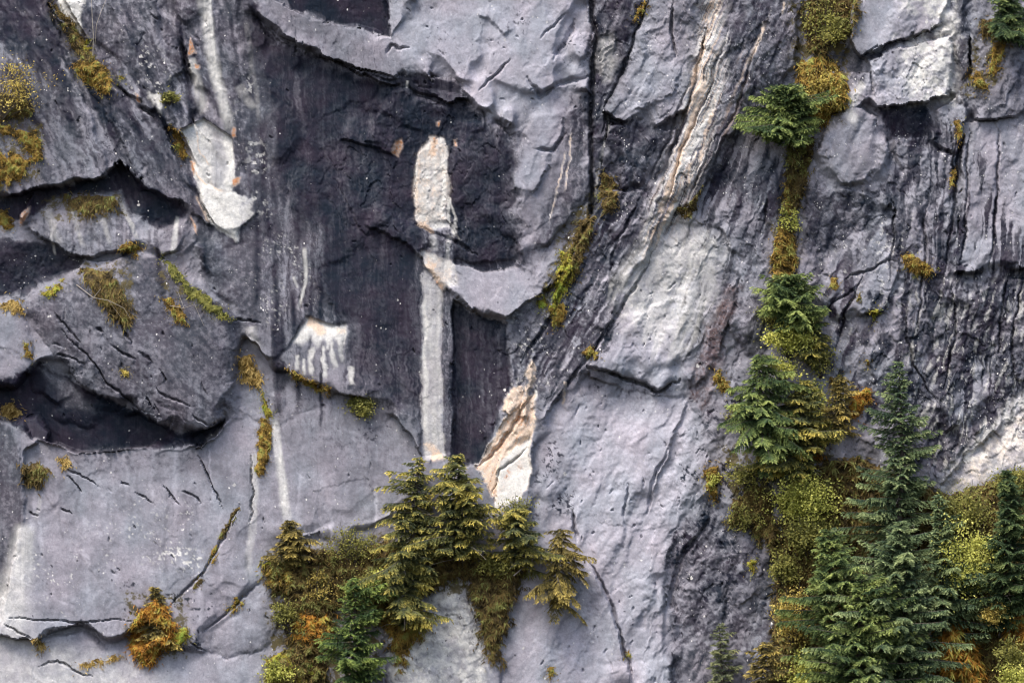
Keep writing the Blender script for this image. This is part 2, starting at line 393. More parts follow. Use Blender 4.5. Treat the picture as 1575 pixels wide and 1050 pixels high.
step([(560,345),(610,365),(650,395)], 10, 40); step([(520,210),(570,225),(610,238)], 8, 50); step([(705,376),(650,350),(570,320)], 6, 40)
crack([(1030,930),(1045,860),(1090,800)], 6, 12)

# --- countless little nicks and dashes that break up the smooth slabs
rk = np.random.RandomState(41)
for box, cnt, ang, w_, dp in (((830, 600, 1080, 1040), 130, 78, 1.5, 4), ((620, 10, 900, 190), 46, 20, 1.5, 4), ((920, 420, 1100, 590), 40, 60, 1.5, 4), ((50, 700, 640, 950), 60, 50, 1.3, 4),
                              ((60, 430, 350, 640), 40, 50, 1.5, 5), ((1380, 180, 1575, 420), 40, 80, 1.5, 4), ((20, 20, 360, 280), 50, 60, 1.5, 4), ((410, 120, 780, 640), 40, 40, 1.6, 4), ((1060, 560, 1200, 960), 50, 40, 1.6, 5)):
    for _ in range(int(cnt * .55)):
        x, y = rk.uniform(box[0], box[2]), rk.uniform(box[1], box[3]); L = rk.uniform(2, 10) * (1 + 1.6 * (rk.rand() < .12))
        a = math.radians((180 - ang if x > 800 else ang) + rk.normal(0, 24))
        dx, dy = math.cos(a) * L, math.sin(a) * L
        crack([(x, y), (x + dx * .5 + rk.normal(0, 1), y + dy * .5 + rk.normal(0, 1)), (x + dx, y + dy)], w_ * rk.uniform(.8, 1.5), dp * rk.uniform(.5, 1.4), warp=.4)
# --- broken ground: blocky, fractured relief where the rock is not glacier-smooth
rough = np.full(X.shape, 0.12, F)
def roughen(pts, v, soft=30):
    sl, sd = sd_poly(pts, pad=soft + 14, warp=1.5)
    m = sstep(soft, -soft, sd)
    rough[sl] = rough[sl] + (v - rough[sl]) * m
roughen([(900,-60),(1240,-60),(1200,300),(1140,420),(1000,400),(900,600),(800,640),(770,510),(900,330)], .75)
roughen([(1140,200),(1700,-100),(1700,760),(1420,760),(1200,700),(1060,640)], .7)
roughen([(1480,190),(1700,180),(1700,405),(1478,410)], .3, 14)
roughen([(1260,200),(1300,165),(1350,190),(1370,260),(1290,280)], .15, 12)
roughen([(1395,430),(1700,430),(1700,700),(1440,740),(1290,640)], 1.0)
roughen([(1050,590),(1190,560),(1220,980),(1010,1000),(1030,800)], .6)
roughen([(960,400),(1100,380),(1080,560),(930,560)], .3, 20)
roughen([(600,140),(790,160),(800,400),(700,400),(560,360),(400,250)], .5)
roughen([(0,300),(300,330),(370,480),(200,480),(0,470)], .45)
roughen([(590,900),(740,900),(800,1100),(560,1100)], .5)
roughen([(60,0),(300,0),(300,200),(130,120)], .4)
roughen([(770,500),(850,480),(840,640),(770,700)], .7)
roughen([(380,0),(900,0),(900,140),(640,110)], .2)
CH['rough'][:] = rough

def rot(ang):
    c, s = math.cos(ang), math.sin(ang)
    return (X + 1.5 * SX) * c + (Y + 1.5 * SY) * s, -(X + 1.5 * SX) * s + (Y + 1.5 * SY) * c
RX, RY = rot(math.radians(23))       # joints lean to the lower left on the right half
wr = sstep(700, 950, X)
f1, f2, ox, oy, r1, r2, r3 = cells(RX / 52, RY / 120, 3)
blk = (r1 - .5) * 16 + (ox * (r2 - .5) * 26) + (oy * (r3 - .45) * 40)
H += wr * rough * np.clip((f2 - f1) * 8, 0, 1) * blk * .42
f1, f2, ox, oy, r1, r2, r3 = cells(RX / 20, RY / 38, 8)
blk = (r1 - .5) * 8 + (ox * (r2 - .5) * 14) + (oy * (r3 - .45) * 20)
gap = sstep(.10, .0, f2 - f1)
H += rough * (blk * .30 - 1.6 * gap * (r2 > .55))
f1, f2, ox, oy, r1, r2, r3 = cells(RX / 8.5, RY / 13, 9)
H += rough * ((r1 - .5) * 1.3 + oy * (r3 - .4) * 3.2)
# smooth wavy slabs, faint strata, vertical flutes
H += 2.4 * fbm(X / 90, Y / 70, 2, 24, .4) * (.5 + .5 * rough)
LX_, LY_ = rot(math.radians(-32))
# long folds: the right half leans to the lower left, the left half to the lower right
wl_ = 1 - sstep(300, 430, X); wr_ = sstep(760, 900, X)
H += wr_ * (6.5 * fbm(RX / 75, RY / 420, 2, 44, .45) + 2.2 * fbm(RX / 22, RY / 240, 2, 46, .5)) + wl_ * sstep(420, 300, Y) * (5.0 * fbm(LX_ / 60, LY_ / 380, 2, 47, .45) + 1.6 * fbm(LX_ / 18, LY_ / 200, 2, 49))
for cu, cv, sd_, am in ((88, 150, 15, 3.4), (34, 64, 16, .75)):
    for wgt, (ax_, ay_) in ((sstep(560, 760, X), (RX, RY)), (1 - sstep(560, 760, X), (LX_, LY_))):
        f1, f2, ox, oy, r1, r2, r3 = cells(ax_ / cu, ay_ / cv, sd_)
        H += wgt * am * (.45 + .6 * rough) * ((r1 - .5) * .7 + (ox * (r2 - .5) + oy * (r3 - .5) * 1.4) * 2.2 * np.clip((f2 - f1) * 12, 0, 1))
H += 1.3 * fbm(X / 26, Y / 17, 3, 30, .42) * (.12 + rough)
right_light = sstep(640, 760, X) * sstep(620, 500, np.abs(Y - 500) * .2 + 400)
H += (0.8 * perlin(X / 38 + 0.05 * SX, Y / 9 + X / 60 + .10 * SY, 36) * np.clip(.5 + fbm(X / 60, Y / 40, 2, 39), 0, 1) + .16 * perlin(X / 26, Y / 3.6, 37)) * (.12 + .70 * sstep(760, 900, X))
H += 3.0 * fbm((X + .35 * Y + 2 * SX) / 42, Y / 110, 3, 38) * sstep(800, 860, X) * sstep(560, 640, Y)
H += .5 * fbm(X / 5, Y / 5, 2, 40, .5) * (.1 + rough)
#PAINT
# ------------------------------------------------------------------ stains, fresh scars, lichen: the rock's own colour, plus painted overhang shade and sky-facing brightness
n_big = fbm(X / 120, Y / 120, 4, 50)
CH['purple'][:] = np.clip(.5 + .7 * fbm(X / 60, Y / 90, 4, 52), 0, 1)
CH['light'][:] = np.clip(.35 + .35 * n_big, 0, 1)
CH['dark'][:] = np.clip(.10 + .25 * fbm(X / 45, Y / 45, 4, 54), 0, .5)

def fan(ch, pts, v, soft, ang, lu, lv, cut, seed):
    sl, sd = sd_poly(pts, pad=soft + 14, warp=1)
    c_, s_ = math.cos(math.radians(ang)), math.sin(math.radians(ang))
    x, y = X[sl] + .6 * SX[sl], Y[sl] + .6 * SY[sl]
    n = fbm((x * c_ + y * s_) / lu, (-x * s_ + y * c_) / lv, 3, seed, .55)
    _put(ch, sl, sstep(soft, -soft, sd) * sstep(cut - .18, cut + .18, n), v, False)

# darker walls, shade painted under the top overhang, whole-face weathering
paint('dark', [(-700,-500),(410,-500),(405,250),(430,470),(380,500),(330,440),(290,340),(180,260),(0,300),(-700,300)], .74, 20, streak=.3, mottle=.25)
paint('dark', [(-60,-60),(60,-60),(140,120),(100,130),(0,60),(-60,60)], .92, 16, mottle=.3)
paint('dark', [(170,150),(250,200),(290,290),(250,260),(200,200)], .82, 12, streak=.3)
paint('dark', [(130,20),(165,90),(180,170),(150,140)], .75, 12, mottle=.3)
paint('dark', [(-60,190),(30,200),(150,190),(190,250),(150,275),(40,295),(-60,300)], .42, 16, mottle=.3)
paint('dark', [(190,210),(240,250),(280,310),(230,290),(195,250)], .45, 10, streak=.4)
paint('dark', [(375,0),(430,65),(530,102),(640,140),(740,165),(780,240),(800,400),(740,416),(690,400),(645,400),(650,640),(640,660),(560,600),(545,510),(480,480),(460,380),(420,260),(400,120)],
      .965, 20, streak=.10)
paint('dark', [(398,260),(450,300),(465,420),(530,490),(470,490),(430,550),(372,495),(320,420),(390,350)], .58, 26, streak=.5, mottle=.3)
paint('dark', [(530,500),(640,560),(645,640),(590,620),(530,600)], .8, 16, mottle=.4)
paint('dark', [(745,185),(790,205),(800,240),(780,330),(800,395),(740,416),(700,395),(690,215)], .88, 22, mottle=.3)
paint('dark', [(525,97),(600,120),(640,112),(700,126),(728,150),(745,186),(700,165),(640,142)], .85, 6)  # underside of the light slab: stain plus painted shade
paint('dark', [(412,-60),(590,-60),(600,56),(500,34),(450,15)], .98, 2, warp=1)  # shade of the top overhang, painted into the colour
paint('dark', [(690,460),(735,482),(776,496),(785,590),(740,712),(690,712)], .92, 4, streak=.10)  # wall below the pale ramp, painted darker
paint('dark', [(640,400),(652,405),(648,700),(640,690)], .8, 5)
# recess, hollows
paint('dark', [(0,300),(65,288),(150,276),(186,250),(284,318),(268,345),(240,352),(205,325),(180,292),(100,298),(35,338),(-40,345)], .96, 4)  # shadowed underside of the left roof, painted dark
paint('dark', [(-60,345),(30,372),(72,368),(128,394),(118,412),(40,450),(-60,470)], .86, 6)  # overhung lower recess, its shade painted dark
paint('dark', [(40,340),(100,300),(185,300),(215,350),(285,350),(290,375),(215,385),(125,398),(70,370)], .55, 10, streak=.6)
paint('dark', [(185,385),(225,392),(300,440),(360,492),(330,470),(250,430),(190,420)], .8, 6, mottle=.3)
paint('dark', [(-40,604),(48,566),(60,556),(130,596),(200,629),(280,667),(352,640),(312,684),(120,698),(50,670)], .95, 4)  # shade in the hollow under the bulge, painted on the rock
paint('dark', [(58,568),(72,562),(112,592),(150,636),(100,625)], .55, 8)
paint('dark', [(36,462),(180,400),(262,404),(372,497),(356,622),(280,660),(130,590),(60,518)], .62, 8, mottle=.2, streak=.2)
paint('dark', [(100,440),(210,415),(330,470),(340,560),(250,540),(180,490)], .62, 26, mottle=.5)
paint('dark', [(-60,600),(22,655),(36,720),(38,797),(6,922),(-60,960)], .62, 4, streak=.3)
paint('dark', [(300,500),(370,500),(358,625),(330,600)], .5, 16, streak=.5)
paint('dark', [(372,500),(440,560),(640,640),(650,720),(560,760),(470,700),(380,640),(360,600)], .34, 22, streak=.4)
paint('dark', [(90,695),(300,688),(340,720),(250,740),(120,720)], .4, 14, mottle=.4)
# lower slab stays light
paint('light', [(40,780),(100,760),(380,800),(400,960),(60,980)], .48, 50)
paint('pale', [(-60,900),(20,900),(60,985),(180,1020),(300,1060),(-60,1100)], .38, 26, mottle=.5)
paint('light', [(0,940),(60,960),(200,1000),(430,1000),(430,1100),(-60,1100)], .75, 20, mottle=.3)
paint('light', [(600,20),(905,-40),(905,140),(800,145),(790,200),(742,186),(700,125),(560,60)], 1.0, 20, mottle=.12)  # sky-facing brightness added to the slab's tone
paint('dark', [(600,40),(905,-60),(905,140),(800,145),(790,200),(742,186),(700,122),(600,100)], .05, 10)
paint('dark', [(380,0),(420,0),(600,60),(640,112),(600,118),(470,76)], .32, 5, mottle=.4)
paint('light', [(816,178),(870,150),(850,240),(806,318),(792,290)], .8, 6)
paint('dark', [(640,384),(740,417),(792,414),(845,375),(830,430),(775,492),(702,456)], .06, 5)
paint('light', [(640,384),(740,417),(792,414),(845,375),(830,430),(775,492),(702,456)], .5, 5)  # ramp faces the sky, its extra brightness painted in
paint('dark', [(870,150),(912,140),(912,300),(860,360),(820,430),(800,415),(850,280)], .62, 10, streak=.3, mottle=.2)
paint('dark', [(905,-60),(1005,-60),(985,30),(960,110),(930,175),(1005,190),(1030,200),(985,292),(930,300),(908,330)], .82, 8, mottle=.35)
paint('pale', [(918,60),(940,55),(952,90),(935,125),(920,100)], .35, 10, streak=.4)
paint('dark', [(1000,-60),(1080,-60),(1070,80),(1040,180),(1000,190),(950,180),(975,80)], .14, 8, mottle=.5)
paint('light', [(975,60),(1040,60),(1030,170),(960,170)], .6, 14)
paint('dark', [(1080,-60),(1230,-60),(1220,120),(1140,220),(1060,330),(1010,340),(1060,170)], .62, 12, mottle=.5)
paint('dark', [(920,300),(1010,290),(1040,320),(960,460),(915,540),(850,620),(800,610),(790,560),(850,440)], .62, 10, mottle=.55)
paint('dark', [(780,495),(840,455),(860,500),(830,590),(785,600)], .55, 8, mottle=.6)
paint('pale', [(960,420),(1010,370),(1060,340),(1105,380),(1090,470),(1050,540),(1000,520),(950,480)], .45, 26, mottle=.55)
paint('light', [(915,500),(1060,430),(1100,500),(1050,590),(920,560)], 1.0, 16)
paint('dark', [(1045,380),(1140,430),(1100,500),(1060,590),(1045,560),(1090,470)], .32, 16, mottle=.5)
paint('light', [(850,620),(1045,592),(1085,650),(1060,820),(1030,1060),(800,1060),(815,780)], 1.05, 24, mottle=.2)
paint('dark', [(850,620),(905,575),(1045,592),(1085,650),(1060,820),(1030,1060),(800,1060),(815,780)], .04, 20)
paint('dark', [(815,690),(860,660),(880,760),(880,830),(820,830),(800,780)], .35, 16, mottle=.7)
paint('dark', [(905,575),(1045,595),(1040,612),(960,615),(905,600)], .5, 10, streak=.7)
paint('dark', [(1120,440),(1142,440),(1120,510),(1085,640),(1058,600),(1090,500)], .6, 6, streak=.3)
paint('rust', [(1120,440),(1142,440),(1120,510),(1085,640),(1058,600),(1090,500)], .22, 8, mottle=.6)
paint('dark', [(1110,300),(1180,230),(1215,330),(1190,520),(1140,560),(1110,500),(1140,430)], .42, 14, mottle=.5)
paint('dark', [(1030,820),(1090,760),(1160,810),(1210,900),(1190,1080),(1040,1080),(1022,890)], .62, 8, mottle=.5)
paint('dark', [(1060,600),(1190,540),(1190,780),(1090,760)], .36, 14, mottle=.6)
paint('dark', [(1230,280),(1290,284),(1340,290),(1380,270),(1400,330),(1300,380),(1240,400)], .72, 10, mottle=.5)  # shade below the domed block, painted dark
paint('dark', [(1345,166),(1425,158),(1438,200),(1372,212)], .9, 5)  # overhang shadow painted below the speckled block
paint('dark', [(1320,90),(1368,66),(1466,30),(1466,50),(1362,78),(1334,96)], .8, 3)  # shade under the upper block's diagonal lip, painted dark
paint('dark', [(1260,60),(1325,80),(1335,150),(1300,110),(1250,110)], .6, 8)
paint('dark', [(1466,-60),(1495,-60),(1492,170),(1466,160)], .62, 5, streak=.2)
paint('dark', [(1370,215),(1470,200),(1480,420),(1390,430)], .52, 14, streak=.3, mottle=.6)
paint('dark', [(1400,430),(1700,420),(1700,620),(1570,610),(1440,740),(1390,660),(1420,560)], .62, 14, mottle=.6)
paint('dark', [(1300,470),(1400,460),(1420,600),(1330,640),(1280,560)], .45, 14, mottle=.7)
paint('dark', [(1475,560),(1530,530),(1530,590),(1490,650),(1455,660)], .12, 8)
paint('dark', [(1490,-60),(1700,-60),(1700,180),(1490,180)], .45, 10, mottle=.6)
paint('dark', [(1495,190),(1700,180),(1700,410),(1475,415)], .08, 6, mottle=.4)
paint('light', [(1495,190),(1700,180),(1700,410),(1475,415)], .55, 8)
paint('dark', [(1260,205),(1300,165),(1352,190),(1368,262),(1290,278)], .12, 8)
paint('light', [(1320,-60),(1465,-60),(1465,150),(1350,160),(1335,100)], .7, 8)
paint('dark', [(1325,-60),(1465,-60),(1460,25),(1370,62),(1322,80)], .05, 5)
paint('dark', [(1340,95),(1465,52),(1468,148),(1350,162)], .05, 5)
paint('pale', [(1385,80),(1468,20),(1470,150),(1400,158)], .8, 14, mottle=.75)
paint('pale', [(1385,0),(1465,-30),(1465,30),(1390,20)], .75, 10, mottle=.85)

# vertical dark seep streaks and pale mineral runs
r2_ = np.random.RandomState(5)
for k in range(46):
    x0 = r2_.uniform(395, 640); y0 = r2_.uniform(110, 480); L = r2_.uniform(60, 260)
    brush('dark', [(x0, y0), (x0 + r2_.uniform(-5, 5), y0 + L)], r2_.uniform(3, 11), r2_.choice([1.0, .88, .84, .99]), .95, warp=.3, fade=(.3, .5))
for k in range(30):
    x0 = r2_.uniform(215, 470); y0 = r2_.uniform(0, 380); L = r2_.uniform(60, 190)
    brush('dark', [(x0, y0), (x0 + r2_.uniform(0, 16), y0 + L)], r2_.uniform(4, 12), r2_.choice([.85, .62, .9, .7]), .95, warp=.4, fade=(.3, .5))
for k in range(14):
    x0 = r2_.uniform(400, 500); y0 = r2_.uniform(320, 420); L = r2_.uniform(60, 150)
    brush('dark', [(x0, y0), (x0 + 2, y0 + L)], r2_.uniform(4, 11), .55, .95, streak=.5, warp=.25, fade=(.4, .5))
for k in range(14):      # diagonal seeps on the upper left slabs
    x0 = r2_.uniform(20, 230); y0 = r2_.uniform(0, 170); L = r2_.uniform(60, 150)
    brush('dark', [(x0, y0), (x0 + L * .28, y0 + L * .5), (x0 + L * .45, y0 + L)], r2_.uniform(5, 13), r2_.choice([.85, .82, .4]), .9)
for k in range(26):      # light slab lower left: faint runs
    x0 = r2_.uniform(40, 640); y0 = r2_.uniform(660, 800); L = r2_.uniform(60, 200)
    brush('light', [(x0, y0), (x0 + 3, y0 + L)], r2_.uniform(3, 7), r2_.choice([.8, .2]), .9)
for k in range(16):
    x0 = r2_.uniform(700, 770); brush('dark', [(x0, 480 + (x0 - 700) * .3), (x0, r2_.uniform(560, 700))], r2_.uniform(3, 6), r2_.choice([.7, .92]), .9)
for a, w, w1, v in (([(310,-10),(318,30),(322,60),(330,110),(345,165),(357,212)], 13, 13, .66), ([(320,-10),(327,60),(333,120),(338,150)], 4, 3, .75), ([(294,86),(304,130),(314,178)], 9, 12, .5),
                    ([(378,30),(392,130),(400,200)], 6, 5, .15), ([(365,130),(378,150),(392,170)], 12, 8, .3),
                    ([(420,640),(428,700),(437,770),(446,812)], 9, 11, .72), ([(390,690),(392,760),(384,850),(382,900)], 8, 9, .4),
                    ([(40,800),(28,880),(6,980)], 20, 46, .55), ([(55,800),(62,760)], 5, 5, .25), ([(468,378),(470,430),(458,480)], 5, 3, .75), ([(452,425),(458,445)], 4, 2, .6),
                    ([(272,330),(268,365),(266,398)], 4, 7, .6), ([(385,500),(395,540)], 14, 10, .3), ([(70,320),(95,380)], 12, 8, .25), ([(110,320),(130,385)], 7, 5, .3), ([(150,320),(172,380)], 6, 5, .28),
                    ([(78,355),(84,395)], 3, 3, .45), ([(180,300),(215,372)], 5, 5, .4), ([(628,125),(626,138)], 3, 2, .9)):
    brush('pale', a, w, v, .8, w1=w1, streak=.4, warp=.35)
# scars
paint('pale', [(278,200),(313,183),(345,203),(358,212),(361,275),(356,300),(335,298),(300,266),(292,230)], .85, 2, mottle=.25, streak=.2, warp=.4)
paint('dark', [(278,200),(313,183),(345,203),(358,212),(361,275),(350,291),(335,290),(305,266),(292,230)], 0, 2)
paint('pale', [(325,195),(345,205),(346,280),(335,288),(322,275)], .20, 3, streak=.5, warp=.5)
paint('dark', [(325,195),(345,205),(346,280),(335,288),(322,275)], .28, 3, streak=.4, warp=.5)
paint('pale', [(295,250),(320,284),(362,299),(378,310),(372,340),(362,370),(335,350),(310,310)], .95, 3, mottle=.3); paint('dark', [(295,250),(320,284),(362,299),(390,306),(372,348),(362,370),(335,350),(310,310)], 0, 2)
paint('pale', [(362,300),(392,305),(394,328),(372,348)], .5, 3, mottle=.9)
paint('pale', [(225,137),(240,143),(250,166),(248,180),(238,168)], .7, 3, mottle=.3); paint('pale', [(85,-5),(128,-5),(128,40),(118,48),(100,25)], .8, 3, mottle=.3)
for a_, w_, ch, v_ in (([(300,200),(306,230),(322,262)], 2, 'cream', .6), ([(312,186),(318,230)], 2.5, 'dark', .3), ([(318,300),(345,318),(366,330)], 1.6, 'dark', .5), ([(340,300),(338,330),(350,356)], 1.5, 'dark', .4),
                      ([(298,262),(316,284),(352,296)], 2.5, 'cream', .7), ([(300,300),(325,345)], 3, 'cream', .5), ([(352,205),(356,270)], 4, 'pale', .95), ([(283,206),(296,250)], 3, 'cream', .35)):
    brush(ch, a_, w_, v_, .7, warp=.7)
for p in ([(292,58),(296,70),(301,83),(286,84),(288,74)], [(301,97),(307,99),(308,106),(302,105)], [(358,273),(370,272),(368,281),(357,287)], [(292,248),(300,250),(299,270),(294,262)],
          [(358,196),(364,196),(365,210),(359,212)], [(608,217),(616,213),(618,226),(612,240),(602,233)], [(667,214),(674,212),(671,226),(665,228)], [(699,214),(703,214),(703,224),(699,223)],
          [(671,187),(677,188),(675,195),(670,193)], [(209,142),(215,146),(216,158),(211,156)], [(28,342),(36,322),(46,316),(42,330),(32,348)], [(290,330),(300,345),(304,360),(296,350)]):
    paint('rust', p, .62, 1.6, mottle=.35, warp=.5); paint('dark', p, .05, 1.6, warp=.5); paint('cream', p, .65, 2, warp=.5)
C1 = [(640,240),(662,214),(686,216),(691,290),(686,338),(648,346),(638,330)]
C2 = [(650,386),(668,390),(698,402),(702,440),(684,448),(652,412)]
C3 = [(651,420),(668,436),(681,447),(678,500),(681,560),(677,620),(682,660),(684,704),(654,704),(650,650),(648,600),(651,540),(650,480)]
for p, v, c in ((C1, .86, .42), (C2, .74, .42), (C3, .52, .06)):
    paint('dark', p, .06, 3, warp=.7); paint('pale', p, v, 3.5, mottle=.2, warp=.9, streak=.4, seed=3); paint('cream', p, c, 6, mottle=.8)
for q in ([(660,222),(672,218),(670,240),(662,246)], [(644,338),(660,344),(666,356),(650,350)], [(655,400),(668,410),(662,418)], [(672,432),(686,442),(680,450)], [(660,684),(674,694),(680,706),(664,704)]):
    paint('rust', q, .38, 4, mottle=.5); paint('cream', q, .85, 4)
for a_, w, ch, v in (([(646,240),(641,300),(640,340)], 5, 'cream', .6), ([(672,222),(676,270),(668,338)], 4, 'dark', .35), ([(686,240),(682,300),(676,345)], 4, 'pale', .95), ([(655,450),(654,560),(656,690)], 4, 'pale', .85),
                     ([(670,470),(672,600),(670,690)], 5, 'dark', .22), ([(649,430),(648,560),(650,690)], 3, 'dark', .55), ([(690,300),(700,330),(694,372)], 3, 'pale', .6), ([(640,230),(630,330),(640,420)], 5, 'dark', .97),
                     ([(664,360),(668,386)], 8, 'pale', .35), ([(688,360),(690,400)], 5, 'pale', .4), ([(700,405),(704,440)], 4, 'pale', .35)):
    brush(ch, a_, w, v, .8, streak=.3, warp=.8)
paint('pale', [(640,336),(660,342),(690,338),(706,372),(690,352),(655,352)], .7, 2, mottle=.4); paint('dark', [(640,336),(690,338),(700,360),(655,355)], .05, 2)
paint('dark', [(648,352),(695,358),(700,380),(692,398),(650,384)], .5, 3, streak=.4)
brush('cream', [(642,342),(668,358)], 5, .7, .7); brush('cream', [(652,405),(684,446)], 6, .8, .8); brush('rust', [(670,435),(684,447)], 4, .4, .8); brush('cream', [(655,680),(672,700)], 8, .6, .8)
brush('dark', [(685,450),(687,560),(690,700)], 9, .62, .35, fade=None, warp=.4); brush('light', [(690,450),(692,700)], 5, .6, .5)
brush('dark', [(676,225),(690,290),(684,340)], 3, .6, .5); brush('pale', [(692,300),(688,345)], 4, .7, .7)
FL = [(450,528),(472,489),(491,495),(529,502),(531,516),(524,532),(514,518),(505,536),(498,520),(488,534),(478,516),(464,530)]
paint('dark', [(431,553),(471,489),(529,502),(530,560),(470,582)], .42, 3, streak=.6, warp=.5); paint('dark', FL, .05, 4, warp=.6); paint('pale', FL, .8, 4, streak=.35, warp=.6); brush('cream', [(472,490),(485,500),(500,515)], 12, .8, .8); brush('cream', [(515,505),(528,512)], 8, .5, .8)
for x0, y0, y1 in ((455,545,570), (480,530,580), (497,530,585), (512,525,570), (524,520,560), (468,550,578), (540,560,590)):
    brush('pale', [(x0, y0), (x0 + 3, y1)], 5, .55, .8)
SC = [(730,716),(775,650),(800,620),(822,606),(824,640),(815,690),(810,750),(765,786),(755,760)]
paint('dark', SC, 0, 2, warp=.7); paint('cream', SC, .8, 3, mottle=.35); paint('pale', SC, .5, 3, mottle=.5)
paint('cream', [(766,705),(815,680),(812,740),(762,785)], .2, 3); paint('pale', [(766,705),(815,680),(812,740),(762,785)], .95, 3, mottle=.2)
fan('pale', SC, 1.0, 3, 29, 5, 70, -.05, 170); fan('cream', SC, .95, 3, 29, 4, 60, .16, 171); fan('dark', SC, .55, 2, 29, 2.6, 50, .42, 172); fan('rust', SC, .42, 3, 29, 5, 40, .16, 173)
for p, w in (([(796,640),(812,655)], 12), ([(770,735),(785,745)], 10), ([(790,705),(803,720)], 11), ([(775,755),(790,725)], 6)):
    brush('rust', p, w, .55, .9, mottle=.7)
for p in ([(805,580),(820,552),(824,560),(812,600),(812,640),(802,640)], [(778,605),(800,595),(802,620),(785,640),(775,632)]):
    paint('dark', p, 0, 2, warp=.7); paint('cream', p, .85, 2.5, mottle=.3); paint('pale', p, .3, 3)
brush('pale', [(822,600),(818,625)], 4, .9, .5)
LF = [(768,708),(790,690),(816,678),(812,740),(800,765),(762,785)]
paint('cream', LF, .10, 3, warp=.6); paint('pale', LF, .92, 3, mottle=.15, warp=.6); paint('rust', LF, .0, 3); paint('dark', LF, 0, 3)
for q in ([(795,700),(806,706),(800,724),(790,720)], [(784,722),(796,728),(788,742),(776,740)], [(772,742),(784,746),(778,756),(768,754)]):
    paint('rust', q, .45, 4, mottle=.8)

# cream joints in the leaning band
FAN = [(1085,-20),(1108,-20),(1112,60),(1110,140),(1085,240),(1060,310),(1040,350),(985,400),(1000,340),(1030,250),(1060,130)]
fan('dark', FAN, .12, 10, 23, 7, 110, -.05, 150); fan('pale', FAN, .62, 18, 24, 3.4, 170, -.05, 151); fan('cream', FAN, .6, 12, 24, 3.2, 190, .20, 152); fan('dark', FAN, .6, 12, 24, 2.6, 120, .30, 160)
fan('cream', [(1140,90),(1180,20),(1170,90),(1120,200),(1090,260)], .35, 10, 23, 5, 120, .25, 153)
fan('pale', [(940,440),(1000,380),(1060,340),(1110,380),(1090,470),(1050,560),(990,540)], .45, 26, 20, 16, 70, .0, 154)
fan('dark', [(1190,0),(1230,0),(1180,200),(1060,400),(1130,440),(1110,520),(1050,560),(1000,300),(1090,60)], .85, 20, 23, 8, 120, .28, 155)
fan('dark', [(850,620),(790,600),(820,460),(920,300),(1000,300),(1010,380),(930,540)], .88, 14, 33, 9, 90, .10, 156)
fan('dark', [(1240,420),(1420,300),(1480,430),(1440,560),(1290,640)], .15, 26, -30, 22, 40, .12, 161)
fan('light', [(850,620),(790,600),(820,460),(920,300),(1000,300),(1010,380),(930,540)], .9, 14, 33, 12, 80, .18, 157)
fan('dark', [(1240,420),(1420,300),(1600,430),(1600,620),(1440,740),(1290,640)], .74, 26, 16, 22, 60, .14, 158)
fan('dark', [(1370,190),(1480,180),(1600,420),(1600,640),(1440,740),(1380,520)], .86, 20, 4, 12, 190, .22, 163)
fan('dark', [(1060,200),(1240,220),(1260,420),(1140,560),(1080,420)], .7, 20, 18, 12, 150, .22, 164)
fan('pale', [(1400,430),(1600,430),(1600,620),(1440,740),(1390,600)], .4, 20, 16, 7, 40, .40, 159)
for a, w in (([(1090,30),(1080,80),(1070,120)], 4), ([(1087,55),(1072,105),(1052,150)], 5), ([(1085,120),(1065,180),(1045,250),(1020,310)], 5), ([(1075,170),(1045,240),(1015,320)], 5),
             ([(1100,150),(1085,210),(1070,260)], 3), ([(1062,190),(1030,290),(1008,345)], 6), ([(1175,30),(1165,75),(1150,110)], 3), ([(1060,250),(1058,290)], 3), ([(1205,0),(1203,25)], 3),
             ([(868,590),(866,625)], 3), ([(868,230),(852,310),(845,350)], 2), ([(880,200),(868,300)], 2)):
    brush('cream', a, w, .75, .7, mottle=.5, warp=.8); brush('dark', a, w, .1, .6, warp=.8); brush('pale', a, w * .7, .45, .7)
paint('pale', [(1440,762),(1462,712),(1515,664),(1560,612),(1640,560),(1640,690),(1530,725),(1490,770)], .5, 10, mottle=.75)
paint('cream', [(1450,750),(1500,700),(1560,640),(1640,600),(1640,690),(1530,720),(1500,770)], .4, 12, mottle=.7)
paint('dark', [(1440,740),(1470,720),(1560,640),(1640,600),(1640,700),(1530,725),(1490,770)], .2, 6, mottle=.5)
paint('pale', [(600,985),(665,910),(712,893),(742,990),(742,1080),(600,1080)], .72, 5, mottle=.6); paint('dark', [(650,980),(715,970),(730,1060),(660,1060)], .35, 16, mottle=.9)
brush('pale', [(1330,125),(1300,170),(1320,195)], 12, .4, .9); brush('pale', [(940,170),(915,300),(890,330)], 3, .4, .7, mottle=.6)
# green-brown films
for p, v in (([(60,300),(180,295),(200,330),(120,350),(60,330)], .7), ([(120,400),(200,400),(210,480),(160,470)], .75), ([(250,410),(350,480),(330,490),(240,440)], .7), ([(1180,340),(1230,330),(1225,450),(1185,440)], .8),
             ([(870,330),(930,280),(910,350),(850,480),(820,480)], .75), ([(1490,60),(1560,60),(1530,140),(1480,160)], .7), ([(1100,680),(1250,700),(1230,900),(1180,860),(1130,780)], .8), ([(1210,0),(1320,0),(1300,190),(1230,200)], .85),
             ([(405,840),(600,820),(790,860),(760,1000),(730,930),(660,900),(590,990),(560,1060),(420,1060)], .9), ([(190,910),(290,910),(290,1010),(200,1020)], .7), ([(0,170),(70,190),(60,280),(0,290)], .7),
             ([(1230,680),(1460,760),(1640,700),(1640,1100),(1180,1100),(1190,880)], .9), ([(70,0),(120,40),(170,130),(120,110)], .7), ([(1240,200),(1230,330),(1190,420),(1200,300)], .65)):
    paint('moss', p, v, 12, mottle=.75)

